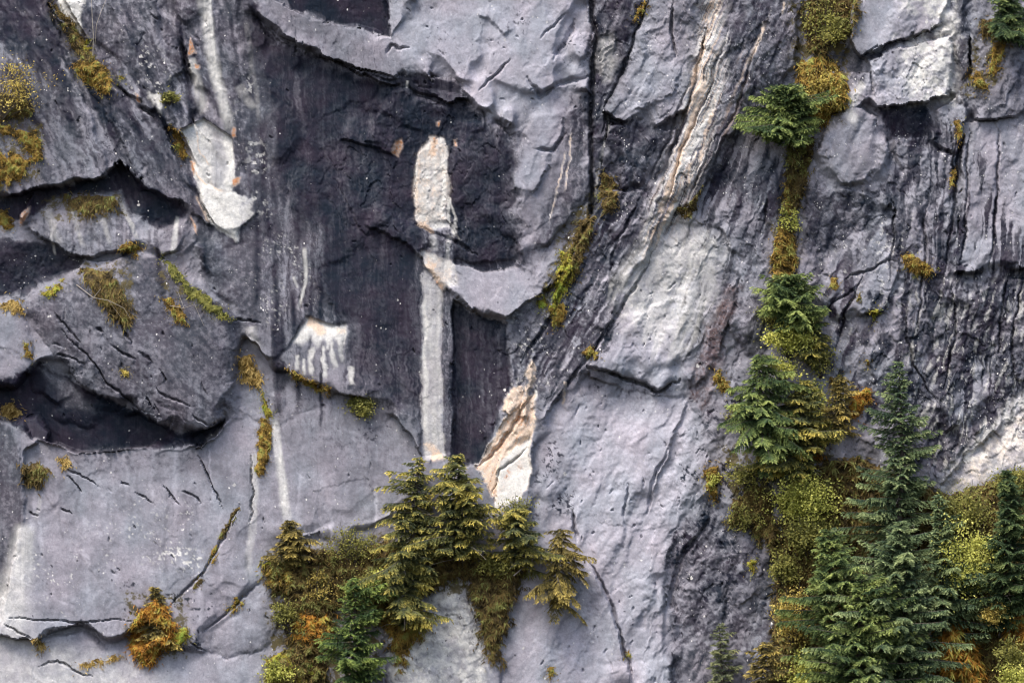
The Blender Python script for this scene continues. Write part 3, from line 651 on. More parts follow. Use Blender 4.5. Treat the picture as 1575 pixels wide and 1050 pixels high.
def blotch(ch, pts, v, scale, cut, soft=14, seed=0):
    sl, sd = sd_poly(pts, pad=soft + 14, warp=2)
    n = fbm(X[sl] / scale, Y[sl] / scale, 4, 400 + seed, .62)
    cl = sstep(-.05, .35, fbm(X[sl] / (scale * 6), Y[sl] / (scale * 6), 3, 440 + seed))
    _put(ch, sl, sstep(soft, -soft, sd) * sstep(cut - .10, cut + .10, n) * cl, v, False)
for pts_, v_, sc_, cut_, sd_ in (([(236,770),(300,775),(310,900),(250,915)], .75, 7, .42, 1), ([(50,850),(115,845),(115,945),(55,950)], .7, 6, .55, 2), ([(150,760),(240,760),(330,860),(120,880)], .5, 6, .62, 3),
                                 ([(1380,60),(1470,-10),(1472,160),(1390,162)], .85, 10, .05, 4), ([(365,110),(405,120),(410,330),(372,330)], .5, 9, .35, 5), ([(180,20),(260,90),(285,160),(200,140)], .5, 6, .5, 6),
                                 ([(590,985),(665,905),(745,900),(745,1080),(590,1080)], .85, 8, .15, 7), ([(945,430),(1060,335),(1110,380),(1040,540)], .6, 12, .25, 8), ([(400,330),(470,330),(490,480),(380,500)], .4, 6, .5, 9),
                                 ([(1430,760),(1580,600),(1640,600),(1640,700),(1480,770)], .8, 9, .12, 10), ([(1250,400),(1400,330),(1420,460),(1290,520)], .4, 8, .5, 11), ([(780,480),(850,450),(850,600),(790,620)], .5, 6, .4, 12)):
    blotch('pale', pts_, v_, sc_, cut_, seed=sd_)
for pts_, v_, sc_, cut_, sd_ in (([(1360,60),(1470,20),(1472,160),(1370,160)], .95, 6, .42, 21), ([(180,890),(340,880),(320,1000),(200,1000)], .9, 7, .35, 22), ([(590,985),(665,905),(745,900),(745,1080),(590,1080)], .85, 8, .32, 23),
                                 ([(820,690),(880,670),(885,830),(810,830)], .85, 6, .30, 24), ([(130,190),(190,190),(190,250),(100,270)], .9, 6, .45, 25), ([(1060,600),(1200,560),(1200,980),(1020,960)], .9, 10, .22, 26),
                                 ([(640,20),(905,0),(905,140),(700,125)], .6, 8, .62, 29),
                                 ([(530,600),(640,600),(640,720),(560,700)], .7, 7, .45, 30)):
    blotch('dark', pts_, v_, sc_, cut_, seed=sd_)
# lichen and quartz specks, dark pits
dens = np.full(X.shape, .42, F)
def speckle(pts, v, soft=20):
    sl, sd = sd_poly(pts, pad=soft + 14, warp=2)
    dens[sl] += (v - dens[sl]) * sstep(soft, -soft, sd)
speckle([(380,60),(530,100),(790,170),(800,400),(640,640),(420,500)], .12)
speckle([(905,0),(1240,0),(1190,320),(1040,320),(900,600),(770,640),(780,490),(900,330)], 1.1)
speckle([(1140,200),(1700,-60),(1700,740),(1420,760),(1200,700)], 1.3)
speckle([(1380,60),(1470,0),(1470,160),(1390,160)], 2.2)
speckle([(1040,800),(1200,830),(1190,960),(1060,960)], 1.6)
speckle([(1440,600),(1700,560),(1700,700),(1450,760)], 2.5)
speckle([(240,770),(290,780),(300,900),(250,910)], 1.6, 15); speckle([(60,860),(110,850),(110,940),(60,940)], 1.2)
speckle([(370,60),(400,60),(420,320),(370,320)], 1.4); speckle([(130,20),(250,20),(280,160),(200,140)], 1.2)
speckle([(600,900),(740,900),(740,1060),(560,1060)], 2.6); speckle([(0,380),(130,390),(60,450),(0,460)], 1.6)
speckle([(560,360),(640,380),(620,640),(540,560)], .22); speckle([(100,690),(300,680),(330,660),(350,690),(200,720)], 1.0)
CH['speck'][:] = dens / 4.6 * (.05 + 1.9 * np.clip(.15 + 1.5 * fbm(X / 26, Y / 26, 3, 90), 0, 1.3))
# weathering grain that follows the lie of the rock
def lean(ang, lu, lv, octs, seed, gain=.55):
    c, s_ = math.cos(math.radians(ang)), math.sin(math.radians(ang))
    x, y = X + 1.2 * SX, Y + 1.2 * SY
    return fbm((x * c - y * s_) / lu, (x * s_ + y * c) / lv, octs, seed, gain)
d0_ = CH['dark']
live = .30 + 2.6 * d0_ * (1 - d0_)
left = sstep(430, 330, X) * sstep(380, 250, Y)
bulge = sstep(400, 340, X) * sstep(380, 420, Y) * sstep(700, 640, Y)
slab = sstep(680, 640, X) * sstep(640, 700, Y)
right = sstep(780, 880, X)
wall = sstep(380, 430, X) * sstep(820, 780, X) * sstep(720, 640, Y)
d0_ += live * (.34 * left * lean(29, 12, 95, 4, 110) + .16 * bulge * lean(50, 12, 80, 4, 114) + .30 * right * lean(-24, 9, 55, 5, 118, .62) + .16 * wall * lean(0, 7, 80, 4, 124) + .22 * wall * lean(0, 2.4, 90, 2, 126) + .12 * left * lean(18, 2.6, 80, 2, 127)
               + .16 * fbm(X / 8, Y / 8, 4, 128, .65) + .10 * slab * fbm(X / 30, Y / 60, 4, 132))
d0_ += (.30 * right * CH['rough'] * np.clip(lean(-20, 5, 26, 4, 136, .65) - .05, 0, 1))
CH['light'] += .22 * fbm(X / 18, Y / 14, 4, 140, .6) + .16 * slab * lean(0, 5, 120, 3, 148) + .10 * slab * lean(-35, 6, 40, 3, 149) + .18 * right * lean(-24, 14, 60, 3, 144)
CH['dark'] = d0_ * 1.05
for k in CH:
    CH[k] = np.clip(CH[k], 0, 1).astype(F)

#MESH
# ------------------------------------------------------------------ materials
def new_mat(name):
    m = bpy.data.materials.new(name)
    m.use_nodes = True
    nt = m.node_tree
    b = nt.nodes["Principled BSDF"]
    return m, nt, b

def N(nt, kind, **kw):
    n = nt.nodes.new(kind)
    for k, v in kw.items():
        setattr(n, k, v)
    return n

def mixc(nt, fac, a, b, mode='MIX'):
    n = N(nt, "ShaderNodeMix", data_type='RGBA', blend_type=mode)
    for sock, val in ((n.inputs[0], fac), (n.inputs[6], a), (n.inputs[7], b)):
        if isinstance(val, (int, float)): sock.default_value = val
        elif isinstance(val, tuple): sock.default_value = (*val, 1)
        else: nt.links.new(val, sock)
    return n.outputs[2]

def mth(nt, op, a, b=None, clamp=False):
    n = N(nt, "ShaderNodeMath", operation=op, use_clamp=clamp)
    for sock, val in ((n.inputs[0], a), (n.inputs[1], b)):
        if val is None: continue
        if isinstance(val, (int, float)): sock.default_value = val
        else: nt.links.new(val, sock)
    return n.outputs[0]

def rock_material():
    m, nt, b = new_mat("weathered_gneiss")
    tc = N(nt, "ShaderNodeTexCoord").outputs["Object"]
    def noise(scale, detail=6, rough=.6, sc=(1, 1, 1)):
        mp = N(nt, "ShaderNodeMapping"); mp.inputs["Scale"].default_value = sc
        nt.links.new(tc, mp.inputs[0])
        t = N(nt, "ShaderNodeTexNoise")
        t.inputs["Scale"].default_value = scale; t.inputs["Detail"].default_value = detail; t.inputs["Roughness"].default_value = rough
        nt.links.new(mp.outputs[0], t.inputs["Vector"])
        return t.outputs["Fac"]
    A = N(nt, "ShaderNodeAttribute", attribute_name="weathering_shade"); B = N(nt, "ShaderNodeAttribute", attribute_name="minerals"); C3_ = N(nt, "ShaderNodeAttribute", attribute_name="texture")
    def split(att):
        s = N(nt, "ShaderNodeSeparateColor"); nt.links.new(att.outputs["Color"], s.inputs[0]); return s.outputs
    dark, pale, rust = split(A); moss, cream, speck = split(B); light, purple, rough_ = split(C3_)
    n_f = noise(9, 5, .7); n_m = noise(2.2, 3, .6); n_s = noise(5, 3, .6, (1.6, 1, .12)); n_g = noise(22, 3, .7)
    def wob(mask, src, amt):
        return mth(nt, 'ADD', mask, mth(nt, 'MULTIPLY', mth(nt, 'SUBTRACT', src, .5), amt), True)
    def gate(mask, src, amt, crisp=.55):      # noise only where the mask is neither 0 nor 1, edges partly crisp
        w = mth(nt, 'MULTIPLY', mth(nt, 'MULTIPLY', mask, mth(nt, 'SUBTRACT', 1.0, mask)), 4 * amt)
        soft_ = mth(nt, 'ADD', mask, mth(nt, 'MULTIPLY', mth(nt, 'SUBTRACT', src, .5), w), True)
        mr = N(nt, "ShaderNodeMapRange", interpolation_type='SMOOTHSTEP')
        nt.links.new(mth(nt, 'ADD', mask, mth(nt, 'MULTIPLY', mth(nt, 'SUBTRACT', src, .5), mth(nt, 'MULTIPLY', w, 1.6))), mr.inputs[0])
        mr.inputs[1].default_value = .36; mr.inputs[2].default_value = .64
        mx = N(nt, "ShaderNodeMix"); mx.inputs[0].default_value = crisp
        nt.links.new(soft_, mx.inputs[2]); nt.links.new(mr.outputs[0], mx.inputs[3])
        return mx.outputs[0]
    def flecks(scale, dens_mul, rmin, rmax, squash=(1, 1, 1)):
        mp = N(nt, "ShaderNodeMapping"); mp.inputs["Scale"].default_value = squash
        wv = N(nt, "ShaderNodeTexNoise"); wv.inputs["Scale"].default_value = 16; nt.links.new(tc, wv.inputs["Vector"])
        va = N(nt, "ShaderNodeVectorMath", operation='MULTIPLY_ADD')
        nt.links.new(wv.outputs["Color"], va.inputs[0]); va.inputs[1].default_value = (.10, .10, .10); nt.links.new(tc, va.inputs[2])
        nt.links.new(va.outputs[0], mp.inputs[0])
        v = N(nt, "ShaderNodeTexVoronoi"); v.inputs["Scale"].default_value = scale; nt.links.new(mp.outputs[0], v.inputs["Vector"])
        sc_ = N(nt, "ShaderNodeSeparateColor"); nt.links.new(v.outputs["Color"], sc_.inputs[0])
        on = mth(nt, 'LESS_THAN', sc_.outputs[0], mth(nt, 'MULTIPLY', speck, dens_mul))
        g3 = mth(nt, 'POWER', sc_.outputs[1], 4.0)
        rad = mth(nt, 'ADD', mth(nt, 'MULTIPLY', g3, rmax), rmin)
        mr = N(nt, "ShaderNodeMapRange"); nt.links.new(mth(nt, 'SUBTRACT', rad, v.outputs["Distance"]), mr.inputs[0])
        mr.inputs[1].default_value = -.04; mr.inputs[2].default_value = .04
        return mth(nt, 'MULTIPLY', mth(nt, 'MULTIPLY', on, mr.outputs[0]), mth(nt, 'ADD', mth(nt, 'MULTIPLY', sc_.outputs[2], .6), .4))
    base = mixc(nt, purple, (.240, .250, .288), (.282, .264, .302))
    base = mixc(nt, light, mixc(nt, 1.0, base, (.80, .80, .80), 'MULTIPLY'), mixc(nt, 1.0, base, (1.62, 1.61, 1.58), 'MULTIPLY'))
    n_l = noise(.55, 3, .65)
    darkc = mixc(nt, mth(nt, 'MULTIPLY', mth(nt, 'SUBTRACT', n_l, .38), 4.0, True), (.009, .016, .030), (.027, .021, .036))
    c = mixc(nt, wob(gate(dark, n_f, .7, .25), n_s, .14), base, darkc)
    c = mixc(nt, mth(nt, 'MULTIPLY', gate(pale, n_m, .35, .0), 1.22, True), c, mixc(nt, n_m, (.66, .66, .64), (.74, .71, .65)))
    c = mixc(nt, gate(cream, n_f, .8, .3), c, (.74, .57, .43))
    c = mixc(nt, gate(rust, n_f, 1.2), c, (.50, .20, .075))
    c = mixc(nt, gate(moss, n_f, 1.4), c, mixc(nt, n_g, (.045, .040, .018), (.13, .10, .030)))
    c = mixc(nt, flecks(5.0, .7, .10, .30, (1, .4, .7)), c, mixc(nt, 1.0, c, (.22, .22, .25), 'MULTIPLY'))
    c = mixc(nt, flecks(9.0, .95, .13, .26, (1, .4, .8)), c, (.74, .72, .69))
    c = mixc(nt, flecks(3.6, .30, .06, .26, (1, .4, .8)), c, (.68, .66, .62))
    grain = N(nt, "ShaderNodeMapRange"); nt.links.new(n_g, grain.inputs[0])
    for i, v in ((1, .25), (2, .75), (3, .82), (4, 1.18)): grain.inputs[i].default_value = v
    gm = N(nt, "ShaderNodeCombineColor")
    for i in range(3): nt.links.new(grain.outputs[0], gm.inputs[i])
    c = mixc(nt, 1.0, c, gm.outputs[0], 'MULTIPLY')
    g2 = N(nt, "ShaderNodeMapRange"); nt.links.new(n_f, g2.inputs[0])
    for i, v in ((1, .32), (2, .68), (3, .83), (4, 1.15)): g2.inputs[i].default_value = v
    gm2 = N(nt, "ShaderNodeCombineColor")
    for i in range(3): nt.links.new(g2.outputs[0], gm2.inputs[i])
    c = mixc(nt, 1.0, c, gm2.outputs[0], 'MULTIPLY')
    g3_ = N(nt, "ShaderNodeMapRange"); nt.links.new(noise(1.1, 4, .62), g3_.inputs[0])
    for i, v in ((1, .3), (2, .7), (3, .86), (4, 1.12)): g3_.inputs[i].default_value = v
    gm3 = N(nt, "ShaderNodeCombineColor")
    for i in range(3): nt.links.new(g3_.outputs[0], gm3.inputs[i])
    c = mixc(nt, 1.0, c, gm3.outputs[0], 'MULTIPLY')
    nt.links.new(c, b.inputs["Base Color"])
    b.inputs["Roughness"].default_value = .62
    b.inputs["Specular IOR Level"].default_value = .2
    bm = N(nt, "ShaderNodeBump"); bm.inputs["Strength"].default_value = .24; bm.inputs["Distance"].default_value = .04
    nt.links.new(mth(nt, 'ADD', n_f, mth(nt, 'MULTIPLY', n_g, .5)), bm.inputs["Height"])
    nt.links.new(bm.outputs[0], b.inputs["Normal"])
    return m

ROCK = rock_material()

# ------------------------------------------------------------------ mesh helpers
def link(name, data, parent=None):
    o = bpy.data.objects.new(name, data)
    col.objects.link(o)
    if parent is not None: o.parent = parent
    return o

def mk_mesh(name, V, Fc, mat, tint=None, smooth=False):
    me = bpy.data.meshes.new(name)
    V = np.ascontiguousarray(V, F); Fc = np.ascontiguousarray(Fc, np.int32)
    k = Fc.shape[1]
    me.vertices.add(len(V)); me.vertices.foreach_set("co", V.ravel())
    me.loops.add(Fc.size); me.loops.foreach_set("vertex_index", Fc.ravel())
    me.polygons.add(len(Fc)); me.polygons.foreach_set("loop_start", np.arange(0, Fc.size, k, dtype=np.int32))
    me.polygons.foreach_set("use_smooth", np.full(len(Fc), smooth))
    me.update(calc_edges=True)
    if tint is not None:
        a = me.attributes.new("tint", 'FLOAT', 'FACE'); a.data.foreach_set("value", np.ascontiguousarray(tint, F))
    if mat: me.materials.append(mat)
    return me

def world_of(px, py, d):
    return np.stack([(np.asarray(px) - CX) * S, -np.asarray(d) * S, (CY - np.asarray(py)) * S], -1)

def depth_at(px, py):
    i = np.clip(np.searchsorted(xs, px) - 1, 0, NX - 2); j = np.clip(np.searchsorted(ys, py) - 1, 0, NY - 2)
    return H[j, i]

GROUPS = {'tree': "conifers rooted on the cliff", 'shrub': "leafy shrubs growing out of the cliff", 'moss': "moss and grass patches on the rock", 'branch': "bare branches on the cliff"}
def tag(o, label, cat, group=None, kind=None):
    group = group or GROUPS.get(cat)
    if cat in GROUPS: kind = kind or 'thing'
    o["label"] = label; o["category"] = cat
    if group: o["group"] = group
    if kind: o["kind"] = kind
    return o

# ------------------------------------------------------------------ the cliff itself, piece by piece
P = world_of(X, Y, H).astype(F)
gu = np.gradient(P, axis=1); gv = np.gradient(P, axis=0)
NRM = np.cross(gv, gu); NRM /= np.linalg.norm(NRM, axis=2, keepdims=True) + 1e-9
if NRM[..., 1].mean() > 0: NRM = -NRM
P2, N2 = P.reshape(-1, 3), NRM.reshape(-1, 3)
idx = np.arange(NX * NY).reshape(NY, NX)
quads = np.stack([idx[:-1, :-1], idx[1:, :-1], idx[1:, 1:], idx[:-1, 1:]], -1).reshape(-1, 4)
qpart = PART[:-1, :-1].ravel()
one = np.ones(X.size, F)
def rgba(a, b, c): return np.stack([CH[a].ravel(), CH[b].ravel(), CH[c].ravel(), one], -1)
ATT = {"weathering_shade": rgba('dark', 'pale', 'rust'), "minerals": rgba('moss', 'cream', 'speck'), "texture": rgba('light', 'purple', 'rough')}  # dark channel holds stains and painted overhang shade
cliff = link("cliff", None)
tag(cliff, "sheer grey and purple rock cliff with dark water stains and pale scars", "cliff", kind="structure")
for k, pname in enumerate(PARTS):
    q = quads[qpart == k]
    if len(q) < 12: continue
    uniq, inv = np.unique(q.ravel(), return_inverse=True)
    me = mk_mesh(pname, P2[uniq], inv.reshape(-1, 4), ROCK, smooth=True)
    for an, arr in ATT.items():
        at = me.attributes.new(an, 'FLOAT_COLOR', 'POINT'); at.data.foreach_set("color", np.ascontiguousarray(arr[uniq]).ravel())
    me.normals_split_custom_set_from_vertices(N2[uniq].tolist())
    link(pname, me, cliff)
#VEG
# ------------------------------------------------------------------ vegetation: materials
def leaf_mat(name, ramp, trans=.25, nscale=1.2):
    m, nt, b = new_mat(name)
    t = N(nt, "ShaderNodeAttribute", attribute_name="tint")
    tc = N(nt, "ShaderNodeTexCoord").outputs["Object"]
    no = N(nt, "ShaderNodeTexNoise"); no.inputs["Scale"].default_value = nscale; no.inputs["Detail"].default_value = 3
    nt.links.new(tc, no.inputs["Vector"])
    # leaf colours
    f = mth(nt, 'ADD', t.outputs["Fac"], mth(nt, 'MULTIPLY', mth(nt, 'SUBTRACT', no.outputs["Fac"], .5), 1.5), True)
    r = N(nt, "ShaderNodeValToRGB"); nt.links.new(f, r.inputs[0])
    el = r.color_ramp.elements
    while len(el) < len(ramp): el.new(.5)
    for e, (p, c) in zip(el, ramp):
        k_ = 2.25 if 'needles' in name else 1.7
        e.position = p; e.color = (c[0] * k_ * 1.05, c[1] * k_, c[2] * k_ * .88, 1)
    nt.links.new(r.outputs[0], b.inputs["Base Color"])
    b.inputs["Roughness"].default_value = .65; b.inputs["Specular IOR Level"].default_value = .2
    tr = N(nt, "ShaderNodeBsdfTranslucent"); nt.links.new(r.outputs[0], tr.inputs[0])
    mx = N(nt, "ShaderNodeMixShader"); mx.inputs[0].default_value = trans
    nt.links.new(b.outputs[0], mx.inputs[1]); nt.links.new(tr.outputs[0], mx.inputs[2])
    nt.links.new(mx.outputs[0], nt.nodes["Material Output"].inputs[0])
    return m

PAL = {
    'spruce': leaf_mat("spruce_needles", [(0, (.022, .040, .020)), (.4, (.068, .098, .036)), (1, (.20, .24, .085))], .2),
    'blue': leaf_mat("blue_green_needles", [(0, (.024, .042, .028)), (.4, (.068, .098, .052)), (1, (.19, .23, .115))], .2),
    'dim': leaf_mat("dark_needles", [(0, (.016, .030, .017)), (.5, (.042, .066, .030)), (1, (.12, .15, .058))], .2),
    'hemlock': leaf_mat("hemlock_needles", [(0, (.030, .040, .024)), (.4, (.10, .105, .038)), (1, (.36, .31, .085))], .25),
    'young': leaf_mat("young_spruce_needles", [(0, (.022, .042, .020)), (.45, (.064, .098, .032)), (1, (.20, .25, .072))], .25),
    'faded': leaf_mat("fading_needles", [(0, (.045, .042, .022)), (.45, (.125, .105, .038)), (1, (.32, .26, .085))], .25),
    'pale': leaf_mat("pale_grey_needles", [(0, (.05, .062, .045)), (.5, (.10, .115, .065)), (1, (.17, .18, .09))], .25),
    'lime': leaf_mat("yellow_green_leaves", [(0, (.10, .115, .030)), (.45, (.27, .29, .075)), (1, (.52, .52, .16))], .35),
    'yellow': leaf_mat("yellow_leaves", [(0, (.10, .085, .028)), (.5, (.26, .21, .062)), (1, (.50, .43, .14))], .35),
    'olive': leaf_mat("olive_leaves", [(0, (.055, .062, .022)), (.5, (.145, .15, .045)), (1, (.28, .27, .085))], .3),
    'gold': leaf_mat("golden_moss", [(0, (.042, .034, .014)), (.3, (.115, .075, .022)), (.52, (.22, .145, .036)), (.7, (.17, .15, .042)), (1, (.20, .22, .065))], .15, 1.6),
    'brown': leaf_mat("brown_moss", [(0, (.030, .024, .014)), (.35, (.072, .054, .024)), (.6, (.125, .092, .034)), (.8, (.095, .100, .036)), (1, (.17, .185, .065))], .15, 1.6),
    'orange': leaf_mat("orange_moss", [(0, (.055, .032, .012)), (.3, (.17, .085, .020)), (.55, (.32, .155, .030)), (.75, (.22, .15, .032)), (1, (.24, .23, .055))], .15, 1.6),
    'green': leaf_mat("green_moss", [(0, (.045, .042, .014)), (.35, (.14, .11, .024)), (.6, (.22, .21, .036)), (1, (.20, .28, .055))], .15, 1.6),
    'grass': leaf_mat("dry_grass", [(0, (.10, .07, .025)), (.5, (.26, .19, .07)), (1, (.42, .34, .16))], .3),
}
def wood_mat(name, a, b_):
    m, nt, b = new_mat(name)
    no = N(nt, "ShaderNodeTexNoise"); no.inputs["Scale"].default_value = 14
    nt.links.new(N(nt, "ShaderNodeTexCoord").outputs["Object"], no.inputs["Vector"])
    nt.links.new(mixc(nt, no.outputs["Fac"], a, b_), b.inputs["Base Color"]); b.inputs["Roughness"].default_value = .85
    return m
BARK = wood_mat("bark", (.05, .04, .032), (.13, .11, .09))
DEAD = wood_mat("bleached_wood", (.22, .19, .16), (.42, .38, .33))

# ------------------------------------------------------------------ vegetation: builders
def tube(pts, r0, r1, n=5):
    pts = np.asarray(pts, float); k = len(pts)
    V = []; Fc = []
    for i in range(k):
        t = pts[min(i + 1, k - 1)] - pts[max(i - 1, 0)]; t /= np.linalg.norm(t) + 1e-9
        a = np.cross(t, (0.3, 1, .2)); a /= np.linalg.norm(a) + 1e-9; b = np.cross(t, a)
        r = r0 + (r1 - r0) * i / (k - 1)
        for j in range(n):
            q = 2 * math.pi * j / n
            V.append(pts[i] + r * (math.cos(q) * a + math.sin(q) * b))
        if i:
            for j in range(n):
                Fc.append(((i - 1) * n + j, (i - 1) * n + (j + 1) % n, i * n + (j + 1) % n, i * n + j))
    return np.array(V), np.array(Fc)

def join(parts):
    V = []; Fc = []; o = 0
    for v, f in parts:
        V.append(v); Fc.append(f + o); o += len(v)
    return np.concatenate(V), np.concatenate(Fc)

def unit(v): return v / (np.linalg.norm(v, axis=-1, keepdims=True) + 1e-9)

def tris(base, d, L, W, r):
    """needle tufts / leaves: a slim triangle from base along d"""
    n = len(base)
    side = unit(np.cross(d, unit(np.array([0, -.55, .8]) + r.normal(0, .5, (n, 3)))))     # blades turn their faces to the sky
    V = np.stack([base - side * (W * .5)[:, None], base + side * (W * .5)[:, None], base + d * L[:, None]], 1).reshape(-1, 3)
    return V, np.arange(3 * n).reshape(-1, 3)

def kites(base, d, L, W, r):
    n = len(base)
    side = unit(np.cross(d, unit(np.array([0, -.6, .75]) + r.normal(0, .5, (n, 3)))))
    mid = base + d * (L * .45)[:, None]
    V = np.stack([base, mid + side * (W * .5)[:, None], base + d * L[:, None], mid - side * (W * .5)[:, None]], 1).reshape(-1, 3)
    return V, np.arange(4 * n).reshape(-1, 4)

def conifer(label, px, top, base, width, pal='spruce', seed=0, off=14, name='conifer', group=None, lean=0.0, density=1.0, droop=.45, low=.06,
            shape=.85, front=None, needle=1.0, cat='tree', gap=.15):
    r = np.random.RandomState(1000 + seed)
    d0 = float(depth_at(px, base))
    root_p = world_of(px, base, d0 - 2)
    Ht = (base - top) * S; R = width * .5 * S
    root = link(name, None); root.location = root_p
    tag(root, label, cat, group)
    o = off * S
    def axis_pt(t):          # the trunk leaves the rock and turns upwards
        return np.array([lean * S * t + .016 * Ht * math.sin(4.5 * t + seed), -o * (1 - (1 - min(t * 3.0, 1)) ** 2), Ht * t])
    tp = [axis_pt(t) for t in np.linspace(0, .985, 14)]
    r0 = .018 * Ht + .03
    V, Fc = tube(tp, r0, .012, 7)
    n_l = int((28 + 10.5 * Ht) * density * (.7 + .3 * min(R, 2)))
    ph = r.rand(2) * 6.28
    limbs = [(V, Fc)]; NB = []; ND = []; NL = []; NT = []
    for k in range(n_l):
        t = low + (1 - low) * ((k + r.rand()) / n_l) ** .92
        az = k * 2.39996 + r.uniform(-.5, .5)
        prof = min(1.0, ((1 - t) / (1 - low)) ** shape * 1.08 + .03)
        if t < low + .15: prof *= .75
        lobe = 1 + .30 * math.cos(az - ph[1]) + .30 * math.sin(2 * az + ph[0] + 5 * t) + .22 * math.sin(9 * t + ph[1] + az)
        L = R * prof * r.uniform(.45, 1.2) * lobe
        if r.rand() < gap: L *= .45
        dirx = np.array([math.cos(az), math.sin(az), 0])
        if dirx[1] > .2: L *= .55                       # towards the rock
        if L < .1: L = .1
        st = axis_pt(t)
        up = .40 * (t - .45) + .20
        us = np.linspace(0, 1, 6)
        dr = droop * .62 * r.uniform(.6, 1.3)
        curve = st + dirx * (L * us)[:, None] + np.array([0, 0, 1.0]) * (L * (up * us - dr * us ** 2 + .10 * us ** 4))[:, None]
        if L > .35: limbs.append(tube(curve, .008 + .012 * L, .004, 4))
        lt = r.normal(0, .15)
        n_t = max(5, int(6 + 20 * L * needle))
        us = np.sort(r.uniform(.12 if L > .8 else .05, 1.0, n_t))
        pos = st + dirx * (L * us)[:, None] + np.array([0, 0, 1.0]) * (L * (up * us - dr * us ** 2 + .10 * us ** 4))[:, None]
        tang = unit(dirx + np.array([0, 0, 1.0]) * (up - 2 * dr * us)[:, None])
        perp = np.array([-dirx[1], dirx[0], 0])
        sg = np.where(np.arange(n_t) % 2, 1, -1) * r.uniform(.6, 1.15, n_t)
        tl = np.minimum(L * .40, .62) * (1.1 - .75 * us) * r.uniform(.6, 1.2, n_t) + .07
        td = unit(tang * .75 + perp * sg[:, None] + np.array([0, 0, -1]) * r.uniform(.05, .5, n_t)[:, None])
        td = np.vstack([td, tang[-1:]]); tl = np.append(tl, .18); pos = np.vstack([pos, pos[-1:]])
        for q in range(len(tl)):
            m = max(4, int(tl[q] / .030))
            w = (np.arange(m) + r.rand(m)) / m
            b = pos[q] + td[q] * (tl[q] * w)[:, None] + np.array([0, 0, -1]) * (tl[q] * .30 * w ** 2)[:, None]
            nd = unit(td[q] + r.normal(0, .42, (m, 3)) * np.array([1, 1, .6]) + np.array([0, 0, -.06]))
            NB.append(b); ND.append(nd); NL.append(np.full(m, .125) * r.uniform(.7, 1.3, m))
            NT.append(.12 + lt + .75 * w ** 1.5 * us[min(q, n_t - 1)] + r.normal(0, .10, m))  # paler tip growth, with crown depth and pad highlights painted in
    V, Fc = join(limbs)
    link('trunk', mk_mesh('trunk', V, Fc, BARK, smooth=True), root)
    NB = np.concatenate(NB); ND = np.concatenate(ND); NL = np.concatenate(NL) * (needle ** -.3); NT = np.concatenate(NT)
    V, Fc = tris(NB, ND, NL, NL * .40, r)
    link('crown', mk_mesh('crown', V, Fc, PAL[pal], np.clip(NT, 0, 1)), root)
    n_d = int(3 + Ht * 1.2)
    dead = []
    for k in range(n_d):
        t = low * .6 + (r.rand() * .75) * (1 - low); az = -r.uniform(.1, 3.04); L = R * r.uniform(.45, .95) * (1.05 - t)
        st = axis_pt(t); dv = np.array([math.cos(az), math.sin(az), r.uniform(-.25, .25)])
        dead.append(tube([st, st + dv * L * .5 + np.array([0, 0, .04]), st + dv * L + np.array([0, 0, -.05 - .2 * L * r.rand()])], .016, .005, 4))
        for _ in range(3):
            u = r.uniform(.4, .95); b0 = st + dv * L * u
            dead.append(tube([b0, b0 + unit(dv + r.normal(0, .6, 3)) * L * .25], .008, .004, 3))
    V, Fc = join([(v, f) for v, f in dead if f.shape[1] == 4])
    link('dead_twigs', mk_mesh('dead_twigs', V, Fc, DEAD), root)['kind'] = 'stuff'
    return root

def shrub(label, px, py, w, h, pal='lime', seed=0, off=10, n=900, leaf=.10, clumps=9, name='shrub', group=None, base=None, cat='shrub', lean=0):
    """leafy bush: (px, py) its middle, stems rise from its foot on the rock"""
    r = np.random.RandomState(3000 + seed)
    fx, fy = (base if base else (px, py + h * .5))
    d0 = float(depth_at(fx, fy))
    foot = world_of(fx, fy, d0 - 2)
    root = link(name, None); root.location = foot; tag(root, label, cat, group)
    mid = world_of(px, py, d0 + off) - foot
    cs = []; parts = []
    clumps = int(clumps * 1.8)
    for k in range(clumps):
        a = r.normal(size=3); a /= np.linalg.norm(a); a *= r.uniform(.25, .85)
        c = mid + np.array([a[0] * w * .5, a[1] * min(w, h) * .35, a[2] * h * .5]) * S
        cs.append(c)
        bend = c * .5 + np.array([r.normal(0, .05), -.12, .05])
        parts.append(tube([np.zeros(3), bend, c, c + (c - bend) * .5 + np.array([0, 0, .1])], .022, .006, 4))
    V, Fc = join(parts)
    link('stems', mk_mesh('stems', V, Fc, BARK), root)
    cs = np.array(cs); per = int(n * 2.6) // clumps
    B = []; T = []
    for c in cs:
        a = r.normal(0, .62, (per, 3)) * r.uniform(.5, 1.3, 3)
        rad = r.uniform(.10, .26) * (w + h) * .5 * S
        B.append(c + a * np.array([rad, rad * .9, rad * .75])); T.append(np.full(per, .5 + r.normal(0, .12)) + r.normal(0, .16, per))
    B = np.concatenate(B); T = np.concatenate(T)
    dd = unit(r.normal(size=B.shape) + np.array([0, -.4, -.25]))
    L = leaf * 1.35 * r.uniform(.6, 1.35, len(B))
    V, Fc = kites(B, dd, L, L * .62, r)
    link('leaves', mk_mesh('leaves', V, Fc, PAL[pal], np.clip(T, 0, 1)), root)
    return root

